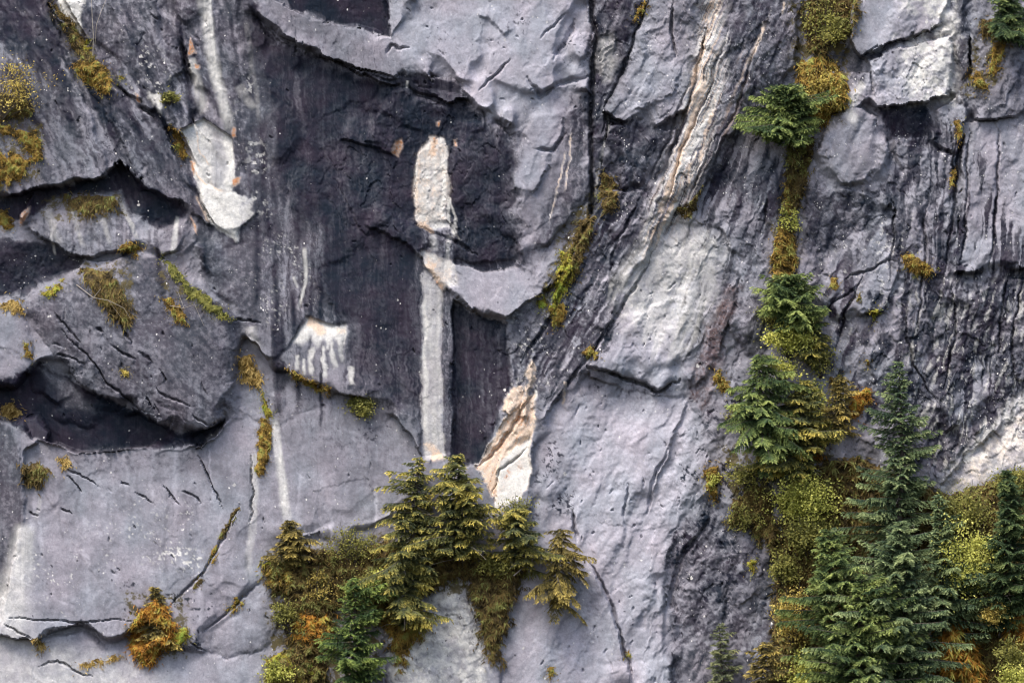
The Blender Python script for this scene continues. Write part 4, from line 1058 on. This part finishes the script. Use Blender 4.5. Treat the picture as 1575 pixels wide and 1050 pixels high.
def moss(label, pts, pal='gold', thick=7, blade=7, dens=.30, seed=0, name='moss_patch', group=None, hang=.6, cat='moss', ragged=1.0, upright=0.0):
    """a cushion that follows the rock inside an outline, with fronds growing out of it"""
    r = np.random.RandomState(5000 + seed)
    p = np.asarray(pts, float)
    x0, y0 = p.min(0) - 12; x1, y1 = p.max(0) + 12
    st = 2.2 if (x1 - x0) * (y1 - y0) < 12000 else 3.2
    gx_, gy_ = np.meshgrid(np.arange(x0, x1, st), np.arange(y0, y1, st))
    gx_ = gx_ + r.uniform(-.3, .3, gx_.shape) * st; gy_ = gy_ + r.uniform(-.3, .3, gy_.shape) * st
    wob = 5 * ragged
    def sdv(x, y):
        x = x.astype(F); y = y.astype(F)
        wx = x + wob * fbm(x / 13, y / 13, 3, 200 + seed % 40); wy = y + wob * fbm(x / 13 + 9, y / 13, 3, 240 + seed % 40)
        return sd_poly(pts, xy=(wx, wy))[1]
    sd = sdv(gx_, gy_)
    n1 = fbm(gx_ / 11, gy_ / 11, 3, 300 + seed % 60)
    t = np.clip(-sd / (thick * 1.4), 0, 1)
    off = thick * np.sqrt(np.maximum(0, 1 - (1 - t) ** 2)) * (.75 + .55 * n1) - 1.0 + r.uniform(-.8, .8, sd.shape)
    dd = depth_at(gx_, gy_)
    V = world_of(gx_, gy_, dd + off).reshape(-1, 3)
    ny, nx = gx_.shape
    id_ = np.arange(nx * ny).reshape(ny, nx)
    Q = np.stack([id_[:-1, :-1], id_[1:, :-1], id_[1:, 1:], id_[:-1, 1:]], -1).reshape(-1, 4)
    keep = (sd.ravel()[Q] < 1.0).all(1)
    Q = Q[keep]
    c = p.mean(0)
    org = world_of(c[0], c[1], float(depth_at(c[0], c[1])))
    root = link(name, None); root.location = org; tag(root, label, cat, group)
    if len(Q):
        u, inv = np.unique(Q.ravel(), return_inverse=True)
        tq = np.clip(.42 + .5 * n1.ravel()[Q[:, 0]] + r.normal(0, .10, len(Q)), 0, 1)
        link('cushion', mk_mesh('cushion', V[u] - org, inv.reshape(-1, 4), PAL[pal], tq), root)
    area = (x1 - x0) * (y1 - y0)
    nb = int(area * dens)
    bx = r.uniform(x0, x1, nb); by = r.uniform(y0, y1, nb)
    s2 = sdv(bx, by); k = s2 < 1.0 + r.exponential(2.6, nb) * (r.rand(nb) < .6)
    bx, by, s2 = bx[k], by[k], s2[k]; n = len(bx)
    if n:
        tt = np.clip(-s2 / (thick * 1.4), 0, 1)
        nn = fbm(bx.astype(F) / 11, by.astype(F) / 11, 3, 300 + seed % 60)
        o2 = thick * np.sqrt(np.maximum(0, 1 - (1 - tt) ** 2)) * (.75 + .55 * nn) - 1.5
        B = world_of(bx, by, depth_at(bx, by) + o2) - org
        dirs = unit(np.stack([r.normal(0, .5, n), -r.uniform(.3, 1.0, n), -hang * r.uniform(.2, 1.3, n) + upright * r.uniform(.3, 1.5, n)], -1))
        L = blade * S * r.uniform(.5, 1.4, n)
        V, Fc = tris(B, dirs, L, np.maximum(L * .22, .022), r)
        link('fronds', mk_mesh('fronds', V, Fc, PAL[pal], np.clip(.48 + .5 * nn + r.normal(0, .16, n), 0, 1)), root)
    return root

def twig(label, polys, name='dead_branch', r0=.03, group=None):
    px, py, dz = polys[0][0]
    org = world_of(px, py, float(depth_at(px, py)))
    root = link(name, None); root.location = org; tag(root, label, 'branch', group)
    for i, pl in enumerate(polys):
        pts = [world_of(x, y, float(depth_at(x, y)) + o) - org for x, y, o in pl]
        V, Fc = tube(pts, r0 * (1 if i == 0 else .6), .008, 5)
        link('stem' if i == 0 else 'side_twig', mk_mesh('stem', V, Fc, DEAD, smooth=True), root)
    return root

#PLANTS
# ------------------------------------------------------------------ plants, left to right
# upper left
moss("brown moss strip running down the ridge below the pale top-left rock", [(72,-4),(86,8),(104,26),(122,50),(138,76),(150,92),(138,98),(122,92),(108,66),(92,34)], 'brown', 6, 6, .35, 1)
moss("golden moss cushion at the lower end of the top-left ridge strip", [(112,104),(128,92),(150,92),(166,108),(172,128),(170,146),(156,144),(138,130),(124,120)], 'gold', 9, 7, .35, 2)
moss("small bright green tuft above the golden cushion on the top-left ridge", [(124,66),(136,62),(142,74),(130,82)], 'green', 5, 6, .5, 3, name='moss_tuft', hang=.2)
moss("tiny bright green tuft on the diagonal rock edge below the golden cushion", [(182,116),(192,116),(190,124),(183,123)], 'green', 4, 5, .6, 4, name='moss_tuft')
twig("pair of bare pale stems standing at the top-left rock edge", [[(143,86,2),(144,55,10),(142,28,12),(140,-12,14)], [(146,68,4),(149,38,14),(156,18,15),(168,-12,16)], [(143,60,10),(136,70,12)]], r0=.035, name='bare_sapling')
shrub("sparse yellow-leaved shrub at the left edge of the cliff", 26, 128, 100, 100, 'yellow', 1, n=560, leaf=.08, clumps=16, base=(0, 190))
moss("olive moss under the yellow shrub by the left edge", [(-10,140),(30,150),(52,168),(40,180),(-10,186)], 'brown', 7, 7, .35, 5)
moss("yellow moss ribbon curling down the left edge above the dark recess", [(-6,190),(14,192),(34,204),(56,198),(64,218),(66,246),(52,250),(44,232),(24,212),(-6,204)], 'gold', 6, 6, .35, 6)
moss("yellowish moss clump at the left edge beside the recess roof", [(-10,236),(16,234),(44,246),(40,268),(20,284),(-10,290)], 'gold', 8, 7, .35, 7, ragged=2)
moss("dark golden moss on the far left below the recess roof", [(-8,316),(8,322),(20,340),(18,352),(-8,346)], 'gold', 6, 6, .4, 8)
moss("golden moss tuft beside the white wedge scar", [(262,196),(276,200),(284,218),(288,238),(280,244),(270,226)], 'gold', 5, 6, .4, 9)
shrub("thin green bush on the grey block above the white wedge scar", 258, 150, 44, 30, 'olive', 3, n=260, leaf=.08, clumps=7, off=5)
moss("brown hanging grass inside the arched recess", [(90,300),(130,296),(176,302),(180,320),(140,330),(110,322)], 'brown', 4, 9, .22, 10, name='grass_tuft', hang=1.1)
moss("brown heather tuft at the top of the big bulge", [(184,378),(202,370),(216,382),(212,394),(196,392)], 'gold', 6, 7, .4, 11, name='heather_tuft')
moss("brown mat draped over the shoulder of the big bulge", [(118,414),(150,412),(172,420),(190,450),(204,490),(196,502),(176,492),(158,470),(140,444)], 'brown', 6, 9, .30, 12, hang=1.0)
moss("olive moss on the bulge ridge below the dark blob", [(58,452),(80,432),(98,428),(98,446),(78,456)], 'green', 6, 6, .4, 13)
moss("pale dry grass at the left corner of the big bulge", [(0,466),(18,456),(34,462),(36,482),(20,478),(0,474)], 'grass', 5, 8, .35, 14, name='grass_tuft', hang=.9)
moss("gold moss ribbon along the top crack of the big bulge", [(248,456),(262,458),(284,478),(288,500),(274,498),(258,474)], 'gold', 4, 6, .4, 15)
moss("dark green moss on the sloping crack right of the big bulge", [(236,392),(266,400),(296,438),(328,462),(358,490),(346,494),(314,474),(290,456),(262,420)], 'olive', 5, 6, .25, 16)
moss("gold strip in the left joint beside the small bulge", [(36,526),(46,528),(52,546),(46,554),(38,544)], 'gold', 4, 5, .4, 17)
moss("tiny round yellow tuft alone on the big bulge", [(184,566),(192,566),(200,572),(198,580),(190,577)], 'yellow', 5, 4, .7, 18, name='moss_tuft', ragged=.3)
twig("bleached forked branch lying on the shoulder of the big bulge", [[(118,438,4),(145,458,9),(168,462,10),(186,486,6)], [(168,462,10),(192,474,8),(204,494,5)], [(145,458,9),(156,444,8)]], r0=.025)
twig("thin grey branch in the crack right of the big bulge", [[(262,470,4),(284,474,9),(300,468,8)], [(284,474,9),(274,448,8)], [(300,468,8),(314,500,6)]], r0=.02)
moss("dry grass tuft in the dark hollow below the small left bulge", [(0,622),(14,620),(28,632),(30,642),(12,642),(0,640)], 'grass', 5, 9, .35, 19, name='grass_tuft', hang=.5)
moss("brown grass clump at the hollow's lower left corner", [(36,716),(58,710),(74,724),(66,742),(40,750)], 'brown', 7, 10, .3, 20, name='grass_clump', hang=.9)
moss("small dry tuft below the hollow's pale block", [(90,702),(106,702),(110,716),(96,718)], 'grass', 4, 7, .4, 21, name='grass_tuft', hang=.9)
# middle left
moss("dry grass tuft at the right corner of the big bulge", [(366,548),(380,546),(392,566),(404,582),(400,594),(382,590),(370,584)], 'grass', 5, 9, .35, 22, name='grass_tuft', hang=.8)
moss("thin moss link between dry tuft and hanging golden strip", [(400,596),(412,620),(420,640),(410,646),(402,620)], 'green', 4, 5, .4, 23)
moss("long golden moss strip hanging on the grey slab", [(402,642),(412,646),(420,668),(418,690),(412,712),(408,730),(398,732),(392,722),(396,700),(396,672)], 'gold', 8, 5, .35, 24, ragged=.8)
moss("thin golden moss line under the shell-shaped flake", [(446,566),(462,574),(486,588),(510,598),(506,606),(480,600),(452,584)], 'gold', 4, 5, .4, 25)
shrub("wispy olive bush under the shell-shaped flake", 552, 620, 78, 46, 'olive', 5, n=700, leaf=.08, clumps=10, off=6)
# lower left
for i, (pp, lab) in enumerate((([(362,780),(370,780),(358,806),(350,806)], "upper dark moss scrap in the slab's diagonal crack"), ([(344,800),(356,806),(346,830),(336,832)], "middle dark moss scrap in the slab's diagonal crack"),
                               ([(326,842),(338,838),(332,866),(320,872)], "lower golden moss scrap in the slab's diagonal crack"), ([(298,892),(314,886),(308,904),(296,906)], "dark moss scrap at the foot of the diagonal crack"))):
    moss(lab, pp, 'brown' if i != 2 else 'gold', 3, 4, .35, 30 + i, name='moss_scrap')
moss("small gold moss scrap on the edge of the block right of the arch crack", [(364,918),(374,920),(370,932),(356,942),(352,936)], 'gold', 4, 5, .4, 35, name='moss_scrap')
moss("brown moss mound under the small cedar on the lower left slab", [(212,940),(238,920),(258,930),(272,960),(268,990),(250,1000),(232,1022),(206,1012),(200,985)], 'orange', 14, 9, .35, 36)
conifer("small golden-brown conifer on the moss mound above the arch crack", 242, 902, 1000, 62, 'faded', 1, off=12, density=1.5, name='small_conifer', shape=.6)
moss("moss mat trailing right of the small golden-brown conifer", [(268,965),(288,962),(294,978),(276,990),(264,984)], 'green', 6, 6, .35, 37)
moss("yellow grass line below the arch crack", [(120,1018),(160,1012),(190,1004),(192,1010),(160,1022),(124,1026)], 'grass', 3, 6, .35, 38, name='grass_tuft')
moss("dry grass wisp at the left end of the arch crack", [(54,984),(68,982),(72,998),(60,1002)], 'grass', 3, 8, .4, 39, name='grass_tuft', hang=1)
# centre clump of trees on mossy ledge
moss("wide brown moss slope under the left side of the centre trees", [(404,868),(430,846),(480,840),(520,850),(540,880),(520,930),(508,980),(500,1060),(420,1060),(414,1030),(440,1000),(452,960),(436,916),(410,896)], 'brown', 15, 9, .35, 40, ragged=2.2)
moss("bright rusty moss patch beside the bright young spruce", [(452,940),(480,930),(514,950),(508,985),(470,1000),(448,975)], 'orange', 22, 8, .4, 48, ragged=2)
moss("golden moss rim at the upper left of the mossy slope", [(408,872),(440,866),(462,890),(440,912),(412,896)], 'gold', 20, 8, .4, 49, ragged=1.6)
moss("green moss cushion at the left foot of the mossy slope", [(410,1010),(440,1000),(480,1008),(500,1060),(412,1062)], 'green', 12, 7, .35, 41)
moss("bright green fern patch on the left rim of the mossy slope", [(404,868),(420,860),(432,872),(426,884),(408,880)], 'green', 8, 8, .45, 42, name='fern_patch')
moss("golden-brown moss tongue hanging left of the pale boulder", [(590,930),(640,930),(664,946),(656,974),(640,980),(626,1008),(616,1030),(608,1004),(596,976),(586,960)], 'gold', 7, 8, .35, 43, hang=1.0, ragged=2.2)
moss("dark moss in the dim middle of the centre tree ledge", [(520,850),(600,830),(690,850),(720,880),(690,896),(650,920),(600,960),(556,960),(530,920)], 'brown', 10, 8, .25, 44)
moss("brown V-shaped moss gully right of the pale boulder", [(690,862),(740,856),(800,866),(816,872),(800,900),(786,930),(780,968),(768,990),(770,1014),(756,1020),(744,990),(738,950),(724,910)], 'brown', 9, 9, .35, 45, hang=.9, ragged=2.4)
conifer("olive hemlock in front of the broken orange scar", 712, 697, 872, 150, 'hemlock', 2, off=34, density=1.25, lean=-6, name='hemlock', shape=.62, low=.12)
conifer("taller grey-green hemlock just left of the olive hemlock", 640, 702, 915, 150, 'hemlock', 3, off=30, density=1.15, lean=2, name='hemlock', shape=.7, droop=.6)
conifer("low bushy hemlock between the two tall ones and the pale boulder", 622, 832, 966, 120, 'hemlock', 13, off=34, density=1.1, name='hemlock', shape=.5, droop=.6)
conifer("short hemlock standing right of the olive hemlock under the scar", 800, 778, 880, 120, 'hemlock', 14, off=18, density=1.0, name='hemlock', shape=.45, droop=.5)
conifer("drooping grey-olive hemlock overhanging the smooth slab", 856, 812, 935, 92, 'faded', 15, off=24, density=1.2, name='drooping_hemlock', shape=.35, droop=1.1, lean=6)
twig("bare grey branch reaching from the drooping hemlock to the moss gully", [[(790,884,16),(820,858,30),(850,846,32)], [(820,858,30),(812,880,30)]], r0=.035)
conifer("small conifer on the upper left corner of the mossy slope", 445, 800, 870, 82, 'faded', 4, off=14, density=1.4, name='small_conifer', shape=.55)
conifer("bright green young spruce at the bottom left of the pale boulder", 544, 888, 1075, 112, 'young', 5, off=44, density=1.5, name='young_spruce', shape=.42, droop=.3, needle=1.2)
shrub("leafless grey-brown thicket between the small conifer and the hemlocks", 540, 838, 110, 70, 'olive', 6, n=800, leaf=.07, clumps=14, off=10)
shrub("olive bush on the left flank of the mossy slope", 440, 945, 60, 60, 'olive', 40, n=520, leaf=.08, clumps=9, off=14)
shrub("brown-yellow bush in the middle of the mossy slope", 486, 902, 60, 60, 'yellow', 41, n=300, leaf=.07, clumps=9, off=16)
shrub("small lime bush at the very bottom of the mossy slope", 430, 1030, 60, 44, 'lime', 42, n=420, leaf=.08, clumps=8, off=16)
shrub("olive bush between the mossy slope and the low bushy hemlock", 560, 905, 70, 60, 'olive', 43, n=520, leaf=.08, clumps=9, off=22)
shrub("olive bush over the brown V-shaped gully", 770, 868, 90, 40, 'olive', 44, n=620, leaf=.08, clumps=10, off=14)
shrub("yellow-green leafy bush above the bright young spruce", 595, 890, 70, 50, 'lime', 7, n=420, leaf=.08, clumps=8, off=30)
shrub("pale twiggy bush at the foot of the broken orange scar", 795, 790, 70, 60, 'olive', 8, n=420, leaf=.07, clumps=9, off=10)
moss("lone round moss cushion low on the smooth slab", [(842,1024),(850,1022),(854,1036),(848,1044),(840,1038)], 'gold', 5, 5, .5, 46, name='moss_cushion')
moss("tiny orange tuft in the deep crack of the smooth slab", [(960,998),(968,1000),(966,1012),(960,1010)], 'gold', 4, 4, .6, 47, name='moss_tuft')
# diagonal band, centre right
moss("golden moss hanging in the gully left of the leaning band", [(884,352),(900,332),(916,330),(912,358),(902,384),(892,420),(880,436),(874,400)], 'brown', 7, 6, .35, 50)
moss("yellow-green trailing plants in the leaning gully", [(862,390),(880,382),(886,420),(870,446),(858,470),(846,476),(852,440)], 'green', 6, 7, .3, 51)
moss("bright lime tuft at the lower left of the leaning gully", [(826,458),(838,454),(842,470),(832,476)], 'green', 5, 6, .5, 52, name='moss_tuft')
moss("brown moss patch at the lower end of the leaning gully", [(850,470),(866,464),(872,480),(864,498),(848,504)], 'gold', 7, 6, .4, 53)
moss("dark green patch in the chimney below the vertical crack", [(926,262),(944,270),(952,300),(944,326),(928,330),(920,300)], 'brown', 6, 6, .3, 54)
moss("round brown tuft on the leaning band above the arched crack", [(896,540),(908,532),(922,540),(920,550),(904,552)], 'gold', 6, 5, .5, 55, name='moss_tuft')
moss("thin yellow moss ribbon in the joint at the top edge", [(996,-4),(1000,8),(988,28),(976,36),(974,28),(984,8)], 'gold', 4, 4, .4, 56)
moss("dull moss specks on the pale slab below the cream joints", [(1040,326),(1058,314),(1074,300),(1080,284),(1074,318),(1056,342)], 'brown', 4, 5, .25, 57)
# right part
moss("golden mossy slope at the top of the wooded gully", [(1240,-6),(1318,-6),(1320,30),(1300,60),(1280,60),(1268,90),(1244,80),(1238,40)], 'brown', 12, 9, .35, 60, ragged=2)
moss("orange-gold hanging grass behind the flat-topped fir", [(1232,92),(1262,84),(1290,100),(1306,140),(1284,174),(1262,196),(1236,170),(1228,130)], 'gold', 12, 11, .4, 61, name='grass_tuft', hang=1.0)
shrub("yellow-leaved shrub growing on the orange-gold grass", 1278, 130, 70, 90, 'yellow', 10, n=800, leaf=.09, clumps=12, off=16)
shrub("olive leafy shrub at the very top of the wooded gully", 1270, 34, 90, 80, 'olive', 11, n=620, leaf=.09, clumps=12, off=14)
conifer("flat-topped dark fir jutting out of the wooded gully", 1208, 134, 222, 118, 'spruce', 6, off=30, density=2.6, name='fir', shape=.35, droop=.35, needle=1.2)
moss("dark brown vegetation seam below the flat-topped fir", [(1212,216),(1252,210),(1248,250),(1236,300),(1222,330),(1210,300)], 'brown', 7, 8, .3, 62)
moss("narrow golden moss strip in the gully below the dark seam", [(1206,280),(1220,268),(1224,300),(1216,330),(1204,330)], 'gold', 6, 6, .35, 63)
moss("golden moss column above the round green bush", [(1196,352),(1214,344),(1224,372),(1226,410),(1216,432),(1188,430),(1190,390)], 'gold', 10, 8, .4, 64)
conifer("round green bush-like fir under the golden moss column", 1216, 424, 512, 100, 'spruce', 7, off=24, density=2.0, name='fir', shape=.35, droop=.3)
shrub("yellow-green shrub between the bush-like fir and the drooping one", 1214, 520, 92, 70, 'lime', 12, n=1300, leaf=.09, clumps=14, off=26)
shrub("thin pale green shrub right of the yellow-green shrub in the gully", 1262, 556, 52, 56, 'olive', 13, n=420, leaf=.08, clumps=8, off=14)
conifer("drooping green fir in the middle of the wooded gully", 1176, 545, 728, 120, 'spruce', 8, off=34, density=1.7, name='fir', shape=.4, droop=.7, lean=-8)
conifer("lower green fir leaning against the drooping green fir's right side", 1226, 584, 744, 104, 'hemlock', 23, off=30, density=1.7, name='fir', shape=.45, droop=.6, lean=10)
conifer("small brownish fir beside the drooping green fir", 1290, 580, 668, 62, 'faded', 9, off=16, density=1.6, name='small_fir', shape=.55)
shrub("olive bush at the left foot of the drooping green fir", 1140, 640, 50, 60, 'olive', 14, n=420, leaf=.08, clumps=8, off=10)
moss("golden fringe on the rock left of the drooping green fir", [(1096,572),(1108,570),(1122,596),(1118,606),(1106,600)], 'gold', 5, 6, .4, 65)
moss("round golden moss cushion on the blocks right of the gully", [(1388,392),(1402,390),(1424,404),(1436,412),(1430,426),(1408,424),(1390,408)], 'gold', 10, 6, .4, 66, name='moss_cushion', ragged=.6)
moss("small round moss cushion left of the big golden cushion", [(1276,428),(1288,426),(1290,442),(1280,448),(1274,438)], 'gold', 6, 5, .5, 67, name='moss_cushion', ragged=.5)
moss("moss scrap in a diagonal joint below the golden cushion", [(1316,456),(1326,446),(1322,462),(1312,464)], 'brown', 4, 5, .5, 68, name='moss_scrap')
moss("pale moss scrap in the joint right of the diagonal joint", [(1340,474),(1352,472),(1350,494),(1342,500)], 'green', 4, 5, .4, 69, name='moss_scrap')
moss("yellowish round cushion above the small brownish fir", [(1276,582),(1290,576),(1300,584),(1296,598),(1280,598)], 'gold', 8, 6, .45, 70, name='moss_cushion')
moss("tiny orange tuft on the dark rock left of the tall spruce top", [(1328,550),(1336,552),(1336,564),(1330,562)], 'gold', 5, 4, .6, 71, name='moss_tuft')
moss("rusty moss mound between small brownish fir and tall spruce", [(1316,600),(1336,596),(1340,612),(1322,640),(1304,646),(1306,624)], 'orange', 7, 7, .4, 72)
moss("golden moss in the shaded joint at the top right", [(1490,110),(1502,104),(1520,130),(1516,142),(1496,136)], 'gold', 6, 6, .4, 73)
moss("golden moss bead row in the joint under the top right corner", [(1468,182),(1478,184),(1480,210),(1474,222),(1468,204)], 'gold', 5, 5, .4, 74)
moss("brown moss streak under the top right fir", [(1528,66),(1546,60),(1540,96),(1528,118),(1520,112)], 'gold', 6, 7, .35, 75)
conifer("dark fir bush in the top right corner", 1548, -6, 66, 90, 'dim', 10, off=18, density=2.0, name='fir', shape=.4, droop=.5)
moss("rusty mat under the top right fir", [(1506,30),(1560,34),(1575,60),(1540,66),(1510,56)], 'brown', 7, 8, .3, 76)
moss("brown moss scrap in the right slab's left joint", [(1462,264),(1470,258),(1472,286),(1464,292)], 'gold', 4, 5, .4, 77, name='moss_scrap')
shrub("low golden-green shrub between the gully's moss strip and moss column", 1212, 338, 40, 50, 'lime', 30, n=260, leaf=.08, clumps=8, off=6)
shrub("dark green shrub just under the flat-topped fir", 1226, 244, 44, 56, 'olive', 31, n=420, leaf=.08, clumps=9, off=8)
shrub("orange-tinged shrub at the left of the flat-topped fir", 1236, 176, 40, 60, 'yellow', 32, n=300, leaf=.08, clumps=8, off=8)
shrub("lime bush on the drooping green fir's right shoulder", 1254, 610, 60, 60, 'lime', 33, n=420, leaf=.08, clumps=9, off=14)
moss("rusty mat under the drooping green fir's right side", [(1230,620),(1262,630),(1276,668),(1262,706),(1236,700)], 'orange', 8, 8, .35, 86)
shrub("olive shrub on the left flank of the bush-like fir", 1186, 478, 44, 60, 'olive', 50, n=420, leaf=.08, clumps=9, off=12)
shrub("ragged lime shrub draped over the drooping green fir's top", 1200, 566, 70, 44, 'lime', 51, n=420, leaf=.08, clumps=9, off=30)
shrub("olive shrub filling the gap right of the lower green fir", 1262, 668, 60, 70, 'olive', 52, n=520, leaf=.08, clumps=10, off=18)
shrub("rust-tinged shrub at the foot of the two gully firs", 1196, 712, 80, 50, 'yellow', 53, n=360, leaf=.08, clumps=9, off=26)
conifer("small ragged fir on the right rim of the gully by the bush-like fir", 1246, 470, 560, 56, 'hemlock', 24, off=14, density=1.4, name='small_fir', shape=.5, droop=.5)
# lower right wood
moss("brown moss drape below the olive bush", [(1080,720),(1104,716),(1106,746),(1100,772),(1090,760)], 'gold', 7, 7, .35, 80)
shrub("small green bush at the rim left of the wood", 1096, 738, 34, 36, 'lime', 15, n=260, leaf=.08, clumps=6, off=8)
moss("rusty moss slope at the upper rim of the wood", [(1130,760),(1160,740),(1188,760),(1190,790),(1200,830),(1216,870),(1204,880),(1180,840),(1150,810),(1120,806)], 'brown', 9, 8, .35, 81, ragged=2.0)
shrub("dark green bush on the rusty moss slope", 1146, 796, 56, 46, 'olive', 16, n=520, leaf=.08, clumps=9, off=12)
shrub("olive thicket below the drooping green fir", 1150, 728, 80, 46, 'olive', 17, n=620, leaf=.08, clumps=11, off=12)
moss("small green moss tear on the dark rock left of the wood", [(1152,858),(1160,860),(1164,876),(1158,882),(1150,870)], 'green', 5, 5, .5, 82, name='moss_tuft')
moss("mossy bank behind the big spruces", [(1200,830),(1240,720),(1320,700),(1400,740),(1460,760),(1575,720),(1900,640),(1900,1120),(1180,1120),(1190,930)], 'brown', 14, 12, .14, 83, name='mossy_bank')
shrub("large yellow-green shrub at the top of the wood", 1236, 762, 116, 104, 'lime', 18, n=2200, leaf=.09, clumps=18, off=30)
shrub("olive undergrowth bush below the large yellow-green shrub", 1250, 830, 110, 80, 'olive', 19, n=1500, leaf=.09, clumps=14, off=28)
conifer("tall thin blue-green spruce with its top against dark rock", 1378, 556, 980, 170, 'blue', 11, off=36, density=1.1, name='spruce', shape=.8, low=.2, droop=.35)
conifer("broad green spruce at the left of the wood under the large yellow-green shrub", 1282, 812, 1080, 170, 'spruce', 12, off=80, density=1.2, name='spruce', shape=.5, droop=.4, lean=-10)
conifer("blue-green spruce with a rounded top in the middle of the wood", 1362, 800, 1120, 200, 'blue', 16, off=100, density=1.3, name='spruce', shape=.5, droop=.4, lean=12)
conifer("lower green spruce in front of the rounded blue-green spruce", 1318, 880, 1150, 190, 'spruce', 21, off=130, density=1.3, name='spruce', shape=.5, droop=.35)
conifer("green spruce crown at the right foot of the wood above the orange bracken", 1384, 850, 1110, 104, 'blue', 22, off=110, density=1.3, name='spruce', shape=.5, droop=.4)
conifer("dark slender spruce at the right edge of the wood", 1540, 722, 980, 120, 'dim', 17, off=50, density=1.9, name='spruce', shape=.6, droop=.35)
conifer("grey-green spruce between tall spruce and lime shrub", 1440, 760, 1010, 130, 'blue', 18, off=60, density=1.2, name='spruce', shape=.65, droop=.4)
shrub("olive bush at the left foot of the broad green spruce", 1206, 868, 60, 70, 'olive', 35, n=620, leaf=.09, clumps=10, off=24)
shrub("yellow-green bush at the bottom right corner", 1552, 1040, 70, 50, 'lime', 36, n=900, leaf=.09, clumps=10, off=90)
shrub("faded bush between the lime-green shrub and the rusty bracken", 1524, 936, 50, 44, 'yellow', 37, n=420, leaf=.09, clumps=9, off=64)
shrub("tall lime-green shrub left of the dark slender spruce", 1486, 856, 80, 150, 'lime', 20, n=1900, leaf=.09, clumps=20, off=60)
shrub("olive bush above the lime-green shrub", 1480, 780, 90, 80, 'olive', 21, n=1100, leaf=.09, clumps=13, off=40)
shrub("olive bush in the right corner of the wood", 1548, 1000, 60, 70, 'olive', 22, n=700, leaf=.09, clumps=14, off=60)
shrub("brown-green bush on the bank right of the pale ramp", 1556, 738, 70, 50, 'olive', 23, n=900, leaf=.08, clumps=12, off=24)
moss("orange bracken slope at the bottom right", [(1420,975),(1445,945),(1480,950),(1505,990),(1515,1064),(1420,1066)], 'orange', 100, 14, .5, 84, name='bracken_clump', hang=.9)
moss("rusty bracken at the right edge below the dark slender spruce", [(1530,940),(1560,936),(1600,950),(1600,1000),(1550,990)], 'orange', 70, 14, .5, 85, name='bracken_clump', hang=.9)
shrub("yellow-leaved sapling on the left rim of the wood", 1216, 935, 56, 120, 'yellow', 24, n=620, leaf=.09, clumps=12, off=40)
shrub("bright yellow-green shrub at the bottom of the wood", 1238, 1030, 80, 70, 'lime', 25, n=1100, leaf=.09, clumps=11, off=70)
conifer("pale thin young spruce at the bottom against dark rock", 1108, 958, 1100, 92, 'pale', 19, off=30, density=.8, name='young_spruce', shape=.75, droop=.35)
conifer("olive-brown fir beside the pale thin young spruce", 1176, 985, 1110, 110, 'faded', 20, off=44, density=1.4, name='fir', shape=.5, droop=.5)
